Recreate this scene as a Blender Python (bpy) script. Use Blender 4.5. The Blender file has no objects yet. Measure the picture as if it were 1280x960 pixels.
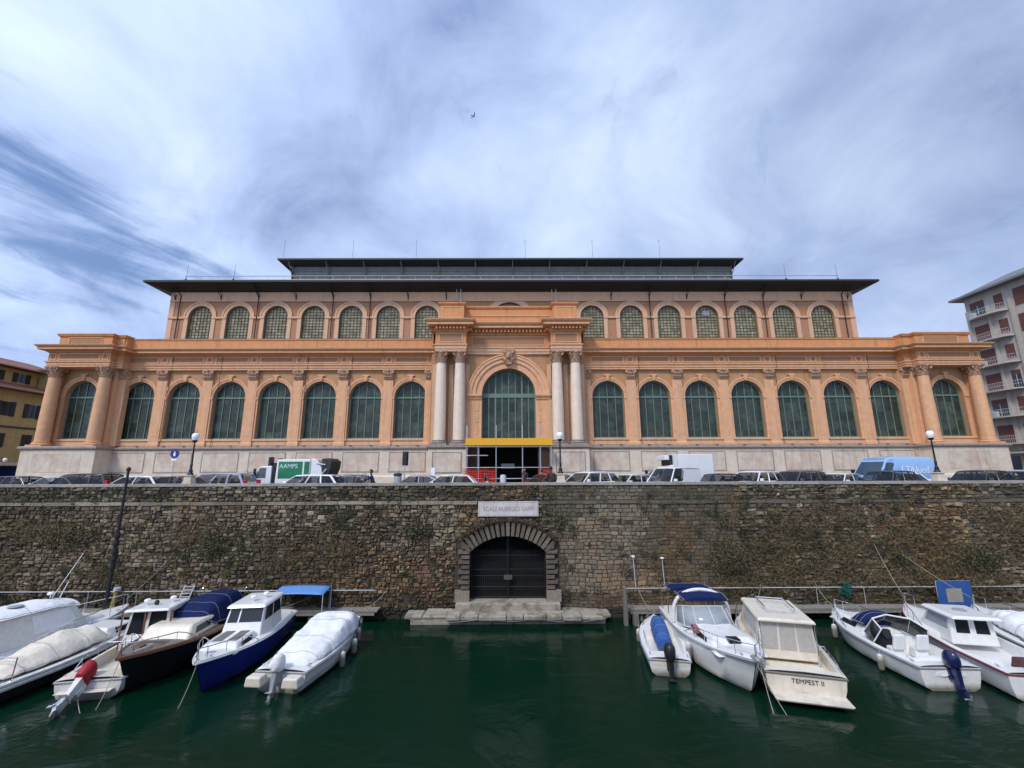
import bpy, bmesh, math, random
from mathutils import Vector, Matrix, noise
random.seed(7)
R=math.radians
S=bpy.context.scene
COL=S.collection
PI=math.pi
# ---------------------------------------------------------------- camera
cam=bpy.data.objects.new('camera',bpy.data.cameras.new('camera')); COL.objects.link(cam)
cam.data.sensor_width=36; cam.data.lens=36*540/1280
cam.data.clip_start=.1; cam.data.clip_end=6000
PITCH,ROLL,YAW=11.5,0.22,0.35
cam.location=(0,0,1.6)
cam.matrix_world=Matrix.Translation((0,0,1.6))@Matrix.Rotation(R(-YAW),4,'Z')@Matrix.Rotation(R(90+PITCH),4,'X')@Matrix.Rotation(R(-ROLL),4,'Z')
S.camera=cam
# ---------------------------------------------------------------- world, sun, exposure
SUN_EL,SUN_AZ=48,215            # azimuth clockwise from +Y: behind the camera, to its left
sd=Vector((math.sin(R(SUN_AZ))*math.cos(R(SUN_EL)),math.cos(R(SUN_AZ))*math.cos(R(SUN_EL)),math.sin(R(SUN_EL))))
W=bpy.data.worlds.new("World"); S.world=W; W.use_nodes=True
nt=W.node_tree; nt.nodes.clear()
def N(t,**k):
    n=nt.nodes.new(t)
    for a,b in k.items(): setattr(n,a,b)
    return n
def L(a,b): nt.links.new(a,b)
out=N('ShaderNodeOutputWorld'); bg=N('ShaderNodeBackground'); L(bg.outputs[0],out.inputs[0]); bg.inputs[1].default_value=.1
sky=N('ShaderNodeTexSky',sky_type='NISHITA'); sky.sun_disc=False; sky.sun_elevation=R(SUN_EL); sky.sun_rotation=R(SUN_AZ); sky.altitude=10; sky.air_density=1.3; sky.dust_density=2.0
tc=N('ShaderNodeTexCoord'); sep=N('ShaderNodeSeparateXYZ'); L(tc.outputs['Generated'],sep.inputs[0])
def math_(op,a,b=None,clamp=False):
    n=N('ShaderNodeMath',operation=op,use_clamp=clamp)
    for i,v in enumerate((a,b)):
        if v is None: continue
        if hasattr(v,'is_linked') or hasattr(v,'links'): L(v,n.inputs[i])
        else: n.inputs[i].default_value=v
    return n.outputs[0]
zz=math_('ADD',math_('MAXIMUM',sep.outputs[2],0.0),.16)
px=math_('DIVIDE',sep.outputs[0],zz); py=math_('DIVIDE',sep.outputs[1],zz)
z2=math_('ADD',math_('MAXIMUM',sep.outputs[2],0.0),.42)
qx=math_('DIVIDE',sep.outputs[0],z2); qy=math_('DIVIDE',sep.outputs[1],z2)
def cloud(sx,sy,ox,oy,scale,detail,rough,dist):
    c=N('ShaderNodeCombineXYZ'); L(math_('ADD',math_('MULTIPLY',qx,sx),ox),c.inputs[0]); L(math_('ADD',math_('MULTIPLY',qy,sy),oy),c.inputs[1])
    n=N('ShaderNodeTexNoise'); n.inputs['Scale'].default_value=scale; n.inputs['Detail'].default_value=detail; n.inputs['Roughness'].default_value=rough; n.inputs['Distortion'].default_value=dist
    L(c.outputs[0],n.inputs['Vector']); return n.outputs[0]
n1=cloud(1.0,1.0,3.1,1.7,2.6,9,.58,.5)
def streak(ang,sa,sb,ox,oy,scale,det):
    ca,sa_=math.cos(ang),math.sin(ang)
    u=math_('ADD',math_('MULTIPLY',px,ca*sa),math_('MULTIPLY',py,sa_*sa)); v=math_('ADD',math_('MULTIPLY',px,-sa_*sb),math_('MULTIPLY',py,ca*sb))
    c=N('ShaderNodeCombineXYZ'); L(math_('ADD',u,ox),c.inputs[0]); L(math_('ADD',v,oy),c.inputs[1])
    n=N('ShaderNodeTexNoise'); n.inputs['Scale'].default_value=scale; n.inputs['Detail'].default_value=det; n.inputs['Roughness'].default_value=.62; n.inputs['Distortion'].default_value=.8
    L(c.outputs[0],n.inputs['Vector']); return n.outputs[0]
n3=streak(R(72),.75,1.9,1.3,5.4,1.5,8)
n2=cloud(.9,1.1,7.7,4.2,1.5,6,.52,.4)
# coverage: broken on the left (x/y strongly negative), closed elsewhere
left=math_('MULTIPLY',math_('SUBTRACT',math_('MULTIPLY',sep.outputs[0],-1.0),.32),1.1,True)
lowband=math_('SUBTRACT',1.0,math_('MULTIPLY',math_('ABSOLUTE',math_('SUBTRACT',sep.outputs[2],.38)),2.2),True)
gapamt=math_('MULTIPLY',left,lowband)
gap=N('ShaderNodeMapRange'); gap.interpolation_type='SMOOTHSTEP'
L(math_('ADD',math_('ADD',math_('MULTIPLY',n1,.3),math_('MULTIPLY',n3,.7)),math_('MULTIPLY',gapamt,.275)),gap.inputs[0]); gap.inputs[1].default_value=.55; gap.inputs[2].default_value=.72; gap.inputs[3].default_value=0; gap.inputs[4].default_value=1.0
ramp=N('ShaderNodeValToRGB'); L(math_('ADD',math_('MULTIPLY',n2,.5),math_('MULTIPLY',n1,.5)),ramp.inputs[0])
cr=ramp.color_ramp; cr.elements[0].position=.36; cr.elements[0].color=(.62,.75,.99,1)
cr.elements[1].position=.66; cr.elements[1].color=(.215,.285,.51,1)
e=cr.elements.new(.5); e.color=(.42,.535,.81,1)
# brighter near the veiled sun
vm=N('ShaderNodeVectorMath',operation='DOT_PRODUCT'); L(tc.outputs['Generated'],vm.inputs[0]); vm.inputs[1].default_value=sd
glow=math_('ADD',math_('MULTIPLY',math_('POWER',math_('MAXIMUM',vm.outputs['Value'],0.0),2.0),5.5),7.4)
# darker and bluer to the right
dr=math_('ADD',math_('SUBTRACT',1.0,math_('MULTIPLY',math_('MAXIMUM',sep.outputs[0],0.0),.30)),math_('MULTIPLY',math_('SUBTRACT',.5,sep.outputs[2],True),.42))
# paler towards the horizon
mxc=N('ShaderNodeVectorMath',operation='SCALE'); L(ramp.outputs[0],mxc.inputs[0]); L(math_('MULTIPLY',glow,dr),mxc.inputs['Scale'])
blue=N('ShaderNodeMix',data_type='RGBA'); blue.inputs[0].default_value=.55; L(sky.outputs[0],blue.inputs[6]); blue.inputs[7].default_value=(.75,1.5,3.9,1)
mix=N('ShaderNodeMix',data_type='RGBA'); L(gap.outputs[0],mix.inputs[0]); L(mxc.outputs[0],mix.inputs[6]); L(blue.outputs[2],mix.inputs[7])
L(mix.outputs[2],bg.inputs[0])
sun=bpy.data.objects.new('sun',bpy.data.lights.new('sun','SUN')); COL.objects.link(sun)
sun.data.energy=1.5; sun.data.angle=R(12); sun.data.color=(1,.92,.81)
sun.rotation_euler=(-sd).to_track_quat('-Z','Y').to_euler(); sun.location=(0,0,60)
S.view_settings.view_transform='Standard'; S.view_settings.look='None'; S.view_settings.exposure=0.66; S.view_settings.gamma=1
S.view_settings.use_curve_mapping=False

# ---------------------------------------------------------------- materials
def M(name,col,rough=.75,var=.12,scale=2.0,metal=0,bump=0,bscale=20,streak=0,col2=None,mixpos=.55,vcol=False,coat=0,spec=.5,world=False,emit=0,grime=False,pane=None,alpha=1):
    m=bpy.data.materials.new(name); m.use_nodes=True; t=m.node_tree; b=t.nodes['Principled BSDF']
    def n(ty,**k):
        x=t.nodes.new(ty)
        for a,c in k.items(): setattr(x,a,c)
        return x
    b.inputs['Alpha'].default_value=alpha
    b.inputs['Roughness'].default_value=rough; b.inputs['Metallic'].default_value=metal
    b.inputs['Coat Weight'].default_value=coat; b.inputs['Coat Roughness'].default_value=.08; b.inputs['Specular IOR Level'].default_value=spec
    if emit: b.inputs['Emission Color'].default_value=(*col,1); b.inputs['Emission Strength'].default_value=emit
    co=n('ShaderNodeTexCoord'); vec=co.outputs['Object']
    if world:
        g=n('ShaderNodeNewGeometry'); vec=g.outputs['Position']
    if vcol:
        a=n('ShaderNodeVertexColor',layer_name='Col'); base=a.outputs[0]
    else:
        r=n('ShaderNodeRGB'); r.outputs[0].default_value=(*col,1); base=r.outputs[0]
    no=n('ShaderNodeTexNoise'); no.inputs['Scale'].default_value=scale; no.inputs['Detail'].default_value=8; no.inputs['Roughness'].default_value=.62
    t.links.new(vec,no.inputs['Vector'])
    if col2:
        mr=n('ShaderNodeMapRange'); mr.inputs[1].default_value=mixpos-.1; mr.inputs[2].default_value=mixpos+.12; t.links.new(no.outputs[0],mr.inputs[0])
        mx=n('ShaderNodeMix',data_type='RGBA'); t.links.new(mr.outputs[0],mx.inputs[0]); t.links.new(base,mx.inputs[6]); mx.inputs[7].default_value=(*col2,1); base=mx.outputs[2]
    if var:
        n3=n('ShaderNodeTexNoise'); n3.inputs['Scale'].default_value=scale*2.7; n3.inputs['Detail'].default_value=10; n3.inputs['Roughness'].default_value=.7; t.links.new(vec,n3.inputs['Vector'])
        mr=n('ShaderNodeMapRange'); t.links.new(n3.outputs[0],mr.inputs[0]); mr.inputs[1].default_value=.3; mr.inputs[2].default_value=.7; mr.inputs[3].default_value=1-var; mr.inputs[4].default_value=1+var
        hs=n('ShaderNodeHueSaturation'); t.links.new(base,hs.inputs['Color']); t.links.new(mr.outputs[0],hs.inputs['Value']); base=hs.outputs[0]
    if streak:
        mp=n('ShaderNodeMapping'); mp.inputs['Scale'].default_value=(1.6,1.6,.12); t.links.new(vec,mp.inputs[0])
        n4=n('ShaderNodeTexNoise'); n4.inputs['Scale'].default_value=1.5; n4.inputs['Detail'].default_value=7; n4.inputs['Roughness'].default_value=.7; t.links.new(mp.outputs[0],n4.inputs['Vector'])
        mr=n('ShaderNodeMapRange'); t.links.new(n4.outputs[0],mr.inputs[0]); mr.inputs[1].default_value=.52; mr.inputs[2].default_value=.75; mr.inputs[3].default_value=1; mr.inputs[4].default_value=1-streak
        hs=n('ShaderNodeHueSaturation'); t.links.new(base,hs.inputs['Color']); t.links.new(mr.outputs[0],hs.inputs['Value']); base=hs.outputs[0]
    if pane:   # every pane of old glass has its own tint
        sn=n('ShaderNodeVectorMath',operation='SNAP'); t.links.new(vec,sn.inputs[0]); sn.inputs[1].default_value=(pane[0],400,pane[1])
        wn=n('ShaderNodeTexWhiteNoise',noise_dimensions='3D'); t.links.new(sn.outputs[0],wn.inputs[0])
        mr=n('ShaderNodeMapRange'); t.links.new(wn.outputs[0],mr.inputs[0]); mr.inputs[3].default_value=.68; mr.inputs[4].default_value=1.32
        hs=n('ShaderNodeHueSaturation'); t.links.new(base,hs.inputs['Color']); t.links.new(mr.outputs[0],hs.inputs['Value']); base=hs.outputs[0]
        mr=n('ShaderNodeMapRange'); t.links.new(wn.outputs[0],mr.inputs[0]); mr.inputs[3].default_value=.12; mr.inputs[4].default_value=.4; t.links.new(mr.outputs[0],b.inputs['Roughness'])
    if grime:  # dirt line along the waterline of a hull
        sx=n('ShaderNodeSeparateXYZ'); t.links.new(co.outputs['Object'],sx.inputs[0])
        ng=n('ShaderNodeTexNoise'); ng.inputs['Scale'].default_value=2.2; ng.inputs['Detail'].default_value=8; t.links.new(co.outputs['Object'],ng.inputs['Vector'])
        ad=n('ShaderNodeMath',operation='MULTIPLY_ADD'); t.links.new(ng.outputs[0],ad.inputs[0]); ad.inputs[1].default_value=-.34; t.links.new(sx.outputs[2],ad.inputs[2])
        mr=n('ShaderNodeMapRange'); t.links.new(ad.outputs[0],mr.inputs[0]); mr.inputs[1].default_value=-.12; mr.inputs[2].default_value=.08; mr.inputs[3].default_value=.85; mr.inputs[4].default_value=0
        mx=n('ShaderNodeMix',data_type='RGBA'); t.links.new(mr.outputs[0],mx.inputs[0]); t.links.new(base,mx.inputs[6]); mx.inputs[7].default_value=(.13,.12,.075,1); base=mx.outputs[2]
    t.links.new(base,b.inputs['Base Color'])
    if bump:
        nb=n('ShaderNodeTexNoise'); nb.inputs['Scale'].default_value=bscale; nb.inputs['Detail'].default_value=6; t.links.new(vec,nb.inputs['Vector'])
        bp=n('ShaderNodeBump'); bp.inputs['Strength'].default_value=bump; bp.inputs['Distance'].default_value=.05; t.links.new(nb.outputs[0],bp.inputs['Height']); t.links.new(bp.outputs[0],b.inputs['Normal'])
    return m
m_peach=M('peach_plaster',(.69,.385,.21),.85,.12,.8,streak=.28,bump=.15,bscale=25,world=True)
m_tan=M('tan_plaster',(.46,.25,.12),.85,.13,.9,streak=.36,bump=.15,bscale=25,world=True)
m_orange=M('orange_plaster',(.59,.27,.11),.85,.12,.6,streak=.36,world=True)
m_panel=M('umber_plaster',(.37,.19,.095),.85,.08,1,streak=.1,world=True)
m_brick=M('red_plaster',(.41,.205,.11),.85,.12,1,streak=.1,world=True)
m_pink=M('pale_pink_plaster',(.64,.395,.24),.85,.09,.8,streak=.22,world=True)
m_marble=M('weathered_marble',(.64,.555,.44),.6,.14,.55,streak=.34,col2=(.60,.48,.37),mixpos=.56,bump=.1,world=True)
m_marbleP=M('marble_panel',(.62,.54,.43),.6,.16,.7,streak=.36,col2=(.54,.41,.32),mixpos=.5,bump=.1,world=True)
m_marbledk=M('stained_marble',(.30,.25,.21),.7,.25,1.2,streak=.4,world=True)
m_column=M('column_marble',(.76,.62,.48),.5,.10,.7,streak=.3,world=True)
m_capital=M('capital_stone',(.44,.27,.165),.8,.25,6,bump=.4,bscale=15,world=True)
m_glass=M('dark_green_glass',(.036,.048,.037),.2,.35,.9,world=True,spec=.3,col2=(.070,.085,.068),mixpos=.56,pane=(.83,.95))
m_frame=M('green_steel_frame',(.125,.205,.155),.5,.15,3)
m_olive=M('olive_glass',(.31,.265,.16),.4,.2,.9,world=True,spec=.25,col2=(.40,.35,.22),mixpos=.58,pane=(.41,.34))
m_grid=M('window_grid_iron',(.085,.085,.05),.6,.1)
m_black=M('black_eave_board',(.012,.012,.013),.6,.3,2)
m_roof=M('grey_metal_roof',(.20,.205,.21),.5,.15,1,metal=.4)
m_mono=M('grey_louvre_metal',(.20,.195,.17),.55,.2,.7,streak=.35)
m_zinc=M('pale_zinc',(.5,.52,.54),.45,.1)
m_asph=M('asphalt',(.05,.05,.052),.9,.25,3,bump=.2,bscale=60)
m_pave=M('pavement_slabs',(.25,.235,.215),.85,.18,2)
m_dirt=M('bare_ground',(.16,.14,.11),.95,.2,.3)
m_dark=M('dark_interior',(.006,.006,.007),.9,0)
m_iron=M('black_iron',(.012,.012,.013),.45,.2,8)
m_steel=M('galvanised_steel',(.55,.56,.58),.35,.12,8,metal=.7)
m_chrome=M('stainless_rail',(.75,.76,.78),.18,.05,metal=1)
m_white=M('white_gelcoat',(.78,.78,.76),.25,.07,1.6,coat=.4,streak=.12,grime=True)
m_white2=M('weathered_white_gelcoat',(.66,.66,.63),.38,.14,1.6,streak=.3,grime=True)
m_cream=M('cream_gelcoat',(.70,.645,.54),.35,.10,1.5,streak=.22,grime=True)
m_tarpw=M('white_tarpaulin',(.76,.77,.78),.7,.09,2,bump=.9,bscale=3.5,streak=.12)
m_tarpc=M('cream_tarpaulin',(.70,.64,.53),.75,.12,2,bump=.9,bscale=3.5,streak=.15)
m_navy=M('navy_canvas',(.009,.018,.075),.85,.15,3,bump=.6,bscale=5,spec=.15)
m_blue=M('blue_canvas',(.025,.09,.30),.75,.12,3,bump=.3,bscale=6)
m_sky=M('light_blue_canvas',(.12,.29,.62),.7,.08,3)
m_hullnavy=M('navy_hull_paint',(.008,.014,.075),.28,.15,2,coat=.4)
m_hullblk=M('dark_hull_paint',(.010,.008,.010),.3,.15,2,coat=.3)
m_teak=M('varnished_wood',(.20,.085,.04),.4,.2,6)
m_teakg=M('grey_teak_deck',(.16,.15,.13),.7,.2,6)
m_wing=M('smoked_acrylic',(.02,.022,.026),.12,.1)
m_wgl=M('pale_windscreen',(.30,.34,.36),.12,.1)
m_blackp=M('black_plastic',(.014,.014,.016),.4,.1)
m_grey=M('grey_plastic',(.30,.31,.33),.5,.1)
m_red=M('red_cover',(.36,.012,.02),.6,.15,4)
m_rubber=M('tyre_rubber',(.015,.015,.015),.85,.1)
m_stonew=M('rough_masonry',(.2,.17,.14),.95,.30,5,vcol=True,bump=.9,bscale=11,world=True,streak=.35)
m_mortar=M('old_mortar',(.06,.05,.038),.95,.3,3,bump=.8,bscale=9,world=True)
m_leaf=M('wall_plants',(.05,.06,.03),.8,.2,4,vcol=True)
m_wood=M('weathered_planks',(.24,.225,.20),.85,.25,3)
m_moss=M('algae_stone',(.33,.295,.24),.85,.25,1.6,col2=(.075,.075,.035),mixpos=.6,bump=.5,bscale=10)
m_yel=M('yellow_board',(.78,.40,.015),.6,.06,3)
m_cglass=M('car_glass',(.012,.016,.018),.08,.05,spec=.4,alpha=.62)
m_cpale=M('car_glass_bright',(.06,.08,.09),.08,.1,alpha=.5)
m_lampg=M('opal_globe',(.88,.88,.88),.3,.0)
m_plate=M('number_plate',(.7,.7,.7),.5,0)
m_head=M('headlight_lens',(.6,.62,.64),.12,0)
m_tail=M('tail_light_lens',(.45,.01,.012),.2,0)
m_curt=M('grey_curtains',(.42,.40,.37),.85,.12,3)
# ---------------------------------------------------------------- mesh helpers
class MB:
    def __init__(s): s.v=[];s.f=[];s.c=[]
    def quad(s,*p,col=None):
        i=len(s.v); s.v+= [tuple(q) for q in p]; s.f.append(tuple(range(i,i+len(p)))); s.c.append(col)
    def box(s,x0,x1,y0,y1,z0,z1,col=None):
        s.frus(x0,x1,y0,y1,z0,x0,x1,y0,y1,z1,col)
    def frus(s,x0,x1,y0,y1,z0,a0,a1,b0,b1,z1,col=None):
        i=len(s.v)
        s.v+=[(x0,y0,z0),(x1,y0,z0),(x1,y1,z0),(x0,y1,z0),(a0,b0,z1),(a1,b0,z1),(a1,b1,z1),(a0,b1,z1)]
        for f in ((3,2,1,0),(4,5,6,7),(0,1,5,4),(1,2,6,5),(2,3,7,6),(3,0,4,7)): s.f.append(tuple(i+k for k in f)); s.c.append(col)
    def tube(s,p0,p1,r0,r1=None,n=8,caps=True):
        r1=r0 if r1 is None else r1
        p0,p1=Vector(p0),Vector(p1); d=(p1-p0)
        if d.length<1e-6: return
        d.normalize(); a=d.orthogonal().normalized(); b=d.cross(a)
        i=len(s.v)
        for p,r in ((p0,r0),(p1,r1)):
            for k in range(n):
                t=2*PI*k/n; s.v.append(tuple(p+(a*math.cos(t)+b*math.sin(t))*r))
        for k in range(n):
            s.f.append((i+k,i+(k+1)%n,i+n+(k+1)%n,i+n+k)); s.c.append(None)
        if caps:
            s.f.append(tuple(i+k for k in reversed(range(n)))); s.f.append(tuple(i+n+k for k in range(n))); s.c+=[None,None]
    def path(s,pts,r,n=6):
        for a,b in zip(pts,pts[1:]): s.tube(a,b,r,n=n)
    def lathe(s,prof,cx,cy,n=20,z0=0):
        i=len(s.v)
        for r,z in prof:
            for k in range(n):
                t=2*PI*k/n; s.v.append((cx+r*math.cos(t),cy+r*math.sin(t),z+z0))
        for j in range(len(prof)-1):
            for k in range(n):
                s.f.append((i+j*n+k,i+j*n+(k+1)%n,i+(j+1)*n+(k+1)%n,i+(j+1)*n+k)); s.c.append(None)
        s.f.append(tuple(i+k for k in reversed(range(n)))); j=len(prof)-1; s.f.append(tuple(i+j*n+k for k in range(n))); s.c+=[None,None]
    def grid(s,rows,close=False,cap=False):
        i=len(s.v); n=len(rows[0])
        for r in rows: s.v+=[tuple(p) for p in r]
        for j in range(len(rows)-1):
            for k in range(n-1+(1 if close else 0)):
                s.f.append((i+j*n+k,i+j*n+(k+1)%n,i+(j+1)*n+(k+1)%n,i+(j+1)*n+k)); s.c.append(None)
        if cap:
            s.f.append(tuple(i+k for k in range(n))); s.f.append(tuple(i+(len(rows)-1)*n+k for k in reversed(range(n)))); s.c+=[None,None]
    def sweep(s,plan,prof):
        # plan polyline [(x,y)], profile [(offset outward to the right of travel, z)]
        nrm=[]
        for a,b in zip(plan,plan[1:]):
            dx,dy=b[0]-a[0],b[1]-a[1]; l=math.hypot(dx,dy); nrm.append((dy/l,-dx/l))
        def off(k,o):
            if k==0: n=nrm[0]; return (plan[0][0]+n[0]*o,plan[0][1]+n[1]*o)
            if k==len(plan)-1: n=nrm[-1]; return (plan[-1][0]+n[0]*o,plan[-1][1]+n[1]*o)
            a,b=nrm[k-1],nrm[k]; q=1+a[0]*b[0]+a[1]*b[1]
            return (plan[k][0]+(a[0]+b[0])/q*o,plan[k][1]+(a[1]+b[1])/q*o)
        rows=[[(*off(k,o),z) for k in range(len(plan))] for o,z in prof]
        s.grid(rows)
    def ring(s,cx,cz,r0,r1,y0,y1,n=24,a0=0,a1=PI):
        # arch band, front at y0, back at y1
        P=[(math.cos(a0+(a1-a0)*k/n),math.sin(a0+(a1-a0)*k/n)) for k in range(n+1)]
        rows=[[(cx+c*r,y,cz+q*r) for c,q in P] for r,y in ((r0,y1),(r0,y0),(r1,y0),(r1,y1))]
        s.grid(rows)
    def archpanel(s,x0,x1,z0,z1,cx,hw,sill,spring,y,depth,n=20):
        q=s.quad
        q((x0,y,z0),(x1,y,z0),(x1,y,sill),(x0,y,sill))
        q((x0,y,sill),(cx-hw,y,sill),(cx-hw,y,spring),(x0,y,spring))
        q((cx+hw,y,sill),(x1,y,sill),(x1,y,spring),(cx+hw,y,spring))
        pts=[(cx-hw*math.cos(PI*k/n),spring+hw*math.sin(PI*k/n)) for k in range(n+1)]
        q((x0,y,spring),(cx-hw,y,spring),(cx-hw,y,z1),(x0,y,z1)); q((cx+hw,y,spring),(x1,y,spring),(x1,y,z1),(cx+hw,y,z1))
        for a,b in zip(pts,pts[1:]): q((a[0],y,a[1]),(b[0],y,b[1]),(b[0],y,z1),(a[0],y,z1))
        loop=[(cx-hw,sill)]+pts+[(cx+hw,sill)]
        for a,b in zip(loop,loop[1:]+loop[:1]): q((a[0],y,a[1]),(a[0],y+depth,a[1]),(b[0],y+depth,b[1]),(b[0],y,b[1]))
    def face(s,c,u0,u1,v0,v1,off=.01,th=.0,col=None):
        # patch on the bilinear face c=(bottom-left,bottom-right,top-right,top-left), proud of it
        c=[Vector(p) for p in c]
        nr=(c[1]-c[0]).cross(c[3]-c[0]).normalized()
        f=lambda u,v:(c[0]*(1-u)+c[1]*u)*(1-v)+(c[3]*(1-u)+c[2]*u)*v
        P=[f(u0,v0),f(u1,v0),f(u1,v1),f(u0,v1)]
        O=[p+nr*off for p in P]; I=[p-nr*.004 for p in P]
        i=len(s.v); s.v+=[tuple(p) for p in I+O]
        for g in ((4,5,6,7),(0,1,5,4),(1,2,6,5),(2,3,7,6),(3,0,4,7)): s.f.append(tuple(i+k for k in g)); s.c.append(col)
    def pieces(s,gap=.06):
        # split into the separate things the faces form (touching or nearly touching boxes belong together)
        p=list(range(len(s.v)))
        def fd(a):
            while p[a]!=a: p[a]=p[p[a]]; a=p[a]
            return a
        for f in s.f:
            r=fd(f[0])
            for q in f[1:]: p[fd(q)]=r
        comp={}
        for i,f in enumerate(s.f): comp.setdefault(fd(f[0]),[]).append(i)
        C_=[]
        for fs in comp.values():
            P=[s.v[k] for i in fs for k in s.f[i]]
            C_.append([[min(q[a] for q in P)-gap for a in range(3)],[max(q[a] for q in P)+gap for a in range(3)],fs])
        ch=True
        while ch:
            ch=False; out_=[]
            for c in C_:
                for d in out_:
                    if all(c[0][a]<=d[1][a] and d[0][a]<=c[1][a] for a in range(3)):
                        d[0]=[min(x,y) for x,y in zip(c[0],d[0])]; d[1]=[max(x,y) for x,y in zip(c[1],d[1])]; d[2]+=c[2]; ch=True; break
                else: out_.append(c)
            C_=out_
        res=[]
        for c in C_:
            m=MB(); mp={}
            for i in c[2]:
                g=[]
                for k in s.f[i]:
                    if k not in mp: mp[k]=len(m.v); m.v.append(s.v[k])
                    g.append(mp[k])
                m.f.append(tuple(g)); m.c.append(s.c[i])
            res.append(m)
        return res
    def each(s,name,mat,parent=None,gap=.02,**k):
        return [m.build(name,mat,parent,**k) for m in s.pieces(gap)]
    def build(s,name,mat,parent=None,smooth=False,bevel=0,M_=None,seg=2,weld=True,auto=None):
        me=bpy.data.meshes.new(name)
        me.from_pydata([tuple(M_@Vector(v)) for v in s.v] if M_ else s.v,[],s.f)
        if any(c is not None for c in s.c):
            a=me.color_attributes.new('Col','FLOAT_COLOR','CORNER'); i=0
            buf=[]
            for p,c in zip(me.polygons,s.c): buf+= list((*(c or (.2,.17,.14)),1))*p.loop_total
            a.data.foreach_set('color',buf)
        else:
            bm=bmesh.new(); bm.from_mesh(me)
            if weld: bmesh.ops.remove_doubles(bm,verts=bm.verts,dist=.0008)
            bmesh.ops.recalc_face_normals(bm,faces=bm.faces); bm.to_mesh(me); bm.free()
        me.materials.append(mat)
        if smooth:
            for p in me.polygons: p.use_smooth=True
            me.set_sharp_from_angle(angle=R(auto or 40))
        o=bpy.data.objects.new(name,me); COL.objects.link(o)
        if parent: o.parent=parent
        if bevel:
            b=o.modifiers.new('bevel','BEVEL'); b.width=bevel; b.segments=seg; b.limit_method='ANGLE'; b.angle_limit=R(35)
        return o
def tag(o,label,cat,group=None,kind=None):
    if kind: o['kind']=kind
    if label: o['label']=label
    if cat: o['category']=cat
    if group: o['group']=group
    return o
def thing(name,label,cat,loc=(0,0,0),rz=0,group=None):
    o=bpy.data.objects.new(name,None); COL.objects.link(o); o.location=loc; o.rotation_euler=(0,0,rz); o.empty_display_size=.3
    return tag(o,label,cat,group)
def struct(o): o['kind']='structure'; return o
def text(name,body,size,mat,mw,parent=None,extrude=.004,fx=1.0):
    c=bpy.data.curves.new(name,'FONT'); c.body=body; c.size=size; c.extrude=extrude; c.align_x='CENTER'; c.align_y='CENTER'
    t=bpy.data.objects.new(name,c); COL.objects.link(t); bpy.context.view_layer.update()
    me=bpy.data.meshes.new_from_object(t.evaluated_get(bpy.context.evaluated_depsgraph_get())); bpy.data.objects.remove(t)
    me.transform(mw@Matrix.Diagonal((fx,1,1,1))); me.materials.clear(); me.materials.append(mat)
    o=bpy.data.objects.new(name,me); COL.objects.link(o)
    if parent: o.parent=parent
    return o
FRONT=Matrix.Rotation(PI/2,4,'X')    # text facing -Y
# ================================================================ the setting
WZ=-5.72
b=MB(); b.grid([[(x,y,WZ) for x in (-400,-60,0,60,400)] for y in (1.0,12,24.3)])
o=b.build('canal_water',None or bpy.data.materials.new('canal_water')); struct(o)
mw=o.data.materials[0]; mw.use_nodes=True; t=mw.node_tree; bs=t.nodes['Principled BSDF']
bs.inputs['Base Color'].default_value=(.0013,.0175,.0085,1); bs.inputs['Specular IOR Level'].default_value=.40; bs.inputs['Roughness'].default_value=.10; bs.inputs['IOR'].default_value=1.33
g=t.nodes.new('ShaderNodeNewGeometry')
h=None
for sc,st,asp in ((.4,.22,(1,1.6,1)),(1.9,.07,(1,1.3,1)),(8,.03,(1,1.2,1))):
    mp=t.nodes.new('ShaderNodeMapping'); mp.inputs['Scale'].default_value=asp; t.links.new(g.outputs['Position'],mp.inputs[0])
    n=t.nodes.new('ShaderNodeTexNoise'); n.inputs['Scale'].default_value=sc; n.inputs['Detail'].default_value=5; n.inputs['Distortion'].default_value=.8; t.links.new(mp.outputs[0],n.inputs['Vector'])
    bp=t.nodes.new('ShaderNodeBump'); bp.inputs['Strength'].default_value=st; bp.inputs['Distance'].default_value=.35/ (sc**.6)*.5
    t.links.new(n.outputs[0],bp.inputs['Height'])
    if h: t.links.new(h,bp.inputs['Normal'])
    h=bp.outputs[0]
t.links.new(h,bs.inputs['Normal'])
nz=t.nodes.new('ShaderNodeTexNoise'); nz.inputs['Scale'].default_value=.22; nz.inputs['Detail'].default_value=4; t.links.new(g.outputs['Position'],nz.inputs['Vector'])
mr=t.nodes.new('ShaderNodeMapRange'); mr.inputs[1].default_value=.4; mr.inputs[2].default_value=.66; mr.inputs[3].default_value=.10; mr.inputs[4].default_value=.24; t.links.new(nz.outputs[0],mr.inputs[0]); t.links.new(mr.outputs[0],bs.inputs['Roughness'])

b=MB(); b.quad((-1500,24.9,0),(1500,24.9,0),(1500,3000,0),(-1500,3000,0)); struct(b.build('ground',m_dirt))
b=MB(); b.quad((-300,24.95,.012),(300,24.95,.012),(300,38.6,.012),(-300,38.6,.012)); b.quad((50.5,38.6,.012),(61,38.6,.012),(61,300,.012),(50.5,300,.012)); b.quad((-61,38.6,.012),(-51,38.6,.012),(-51,300,.012),(-61,300,.012)); struct(b.build('street',m_asph))
b=MB(); b.box(-50.5,50.5,38.6,46,-.05,.14); struct(b.build('pavement',m_pave,bevel=.02))
b=MB(); b.box(-110,110,24.9,26.0,-.05,.13); struct(b.build('quay_pavement',m_pave,bevel=.02))
# street markings: dashed centre line
b=MB()
for k in range(-16,17): b.box(k*6-1.5,k*6+1.5,33.0,33.12,.0,.016)
o=b.build('road_marking',M('road_paint',(.7,.7,.68),.7,.2)); struct(o)
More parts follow.
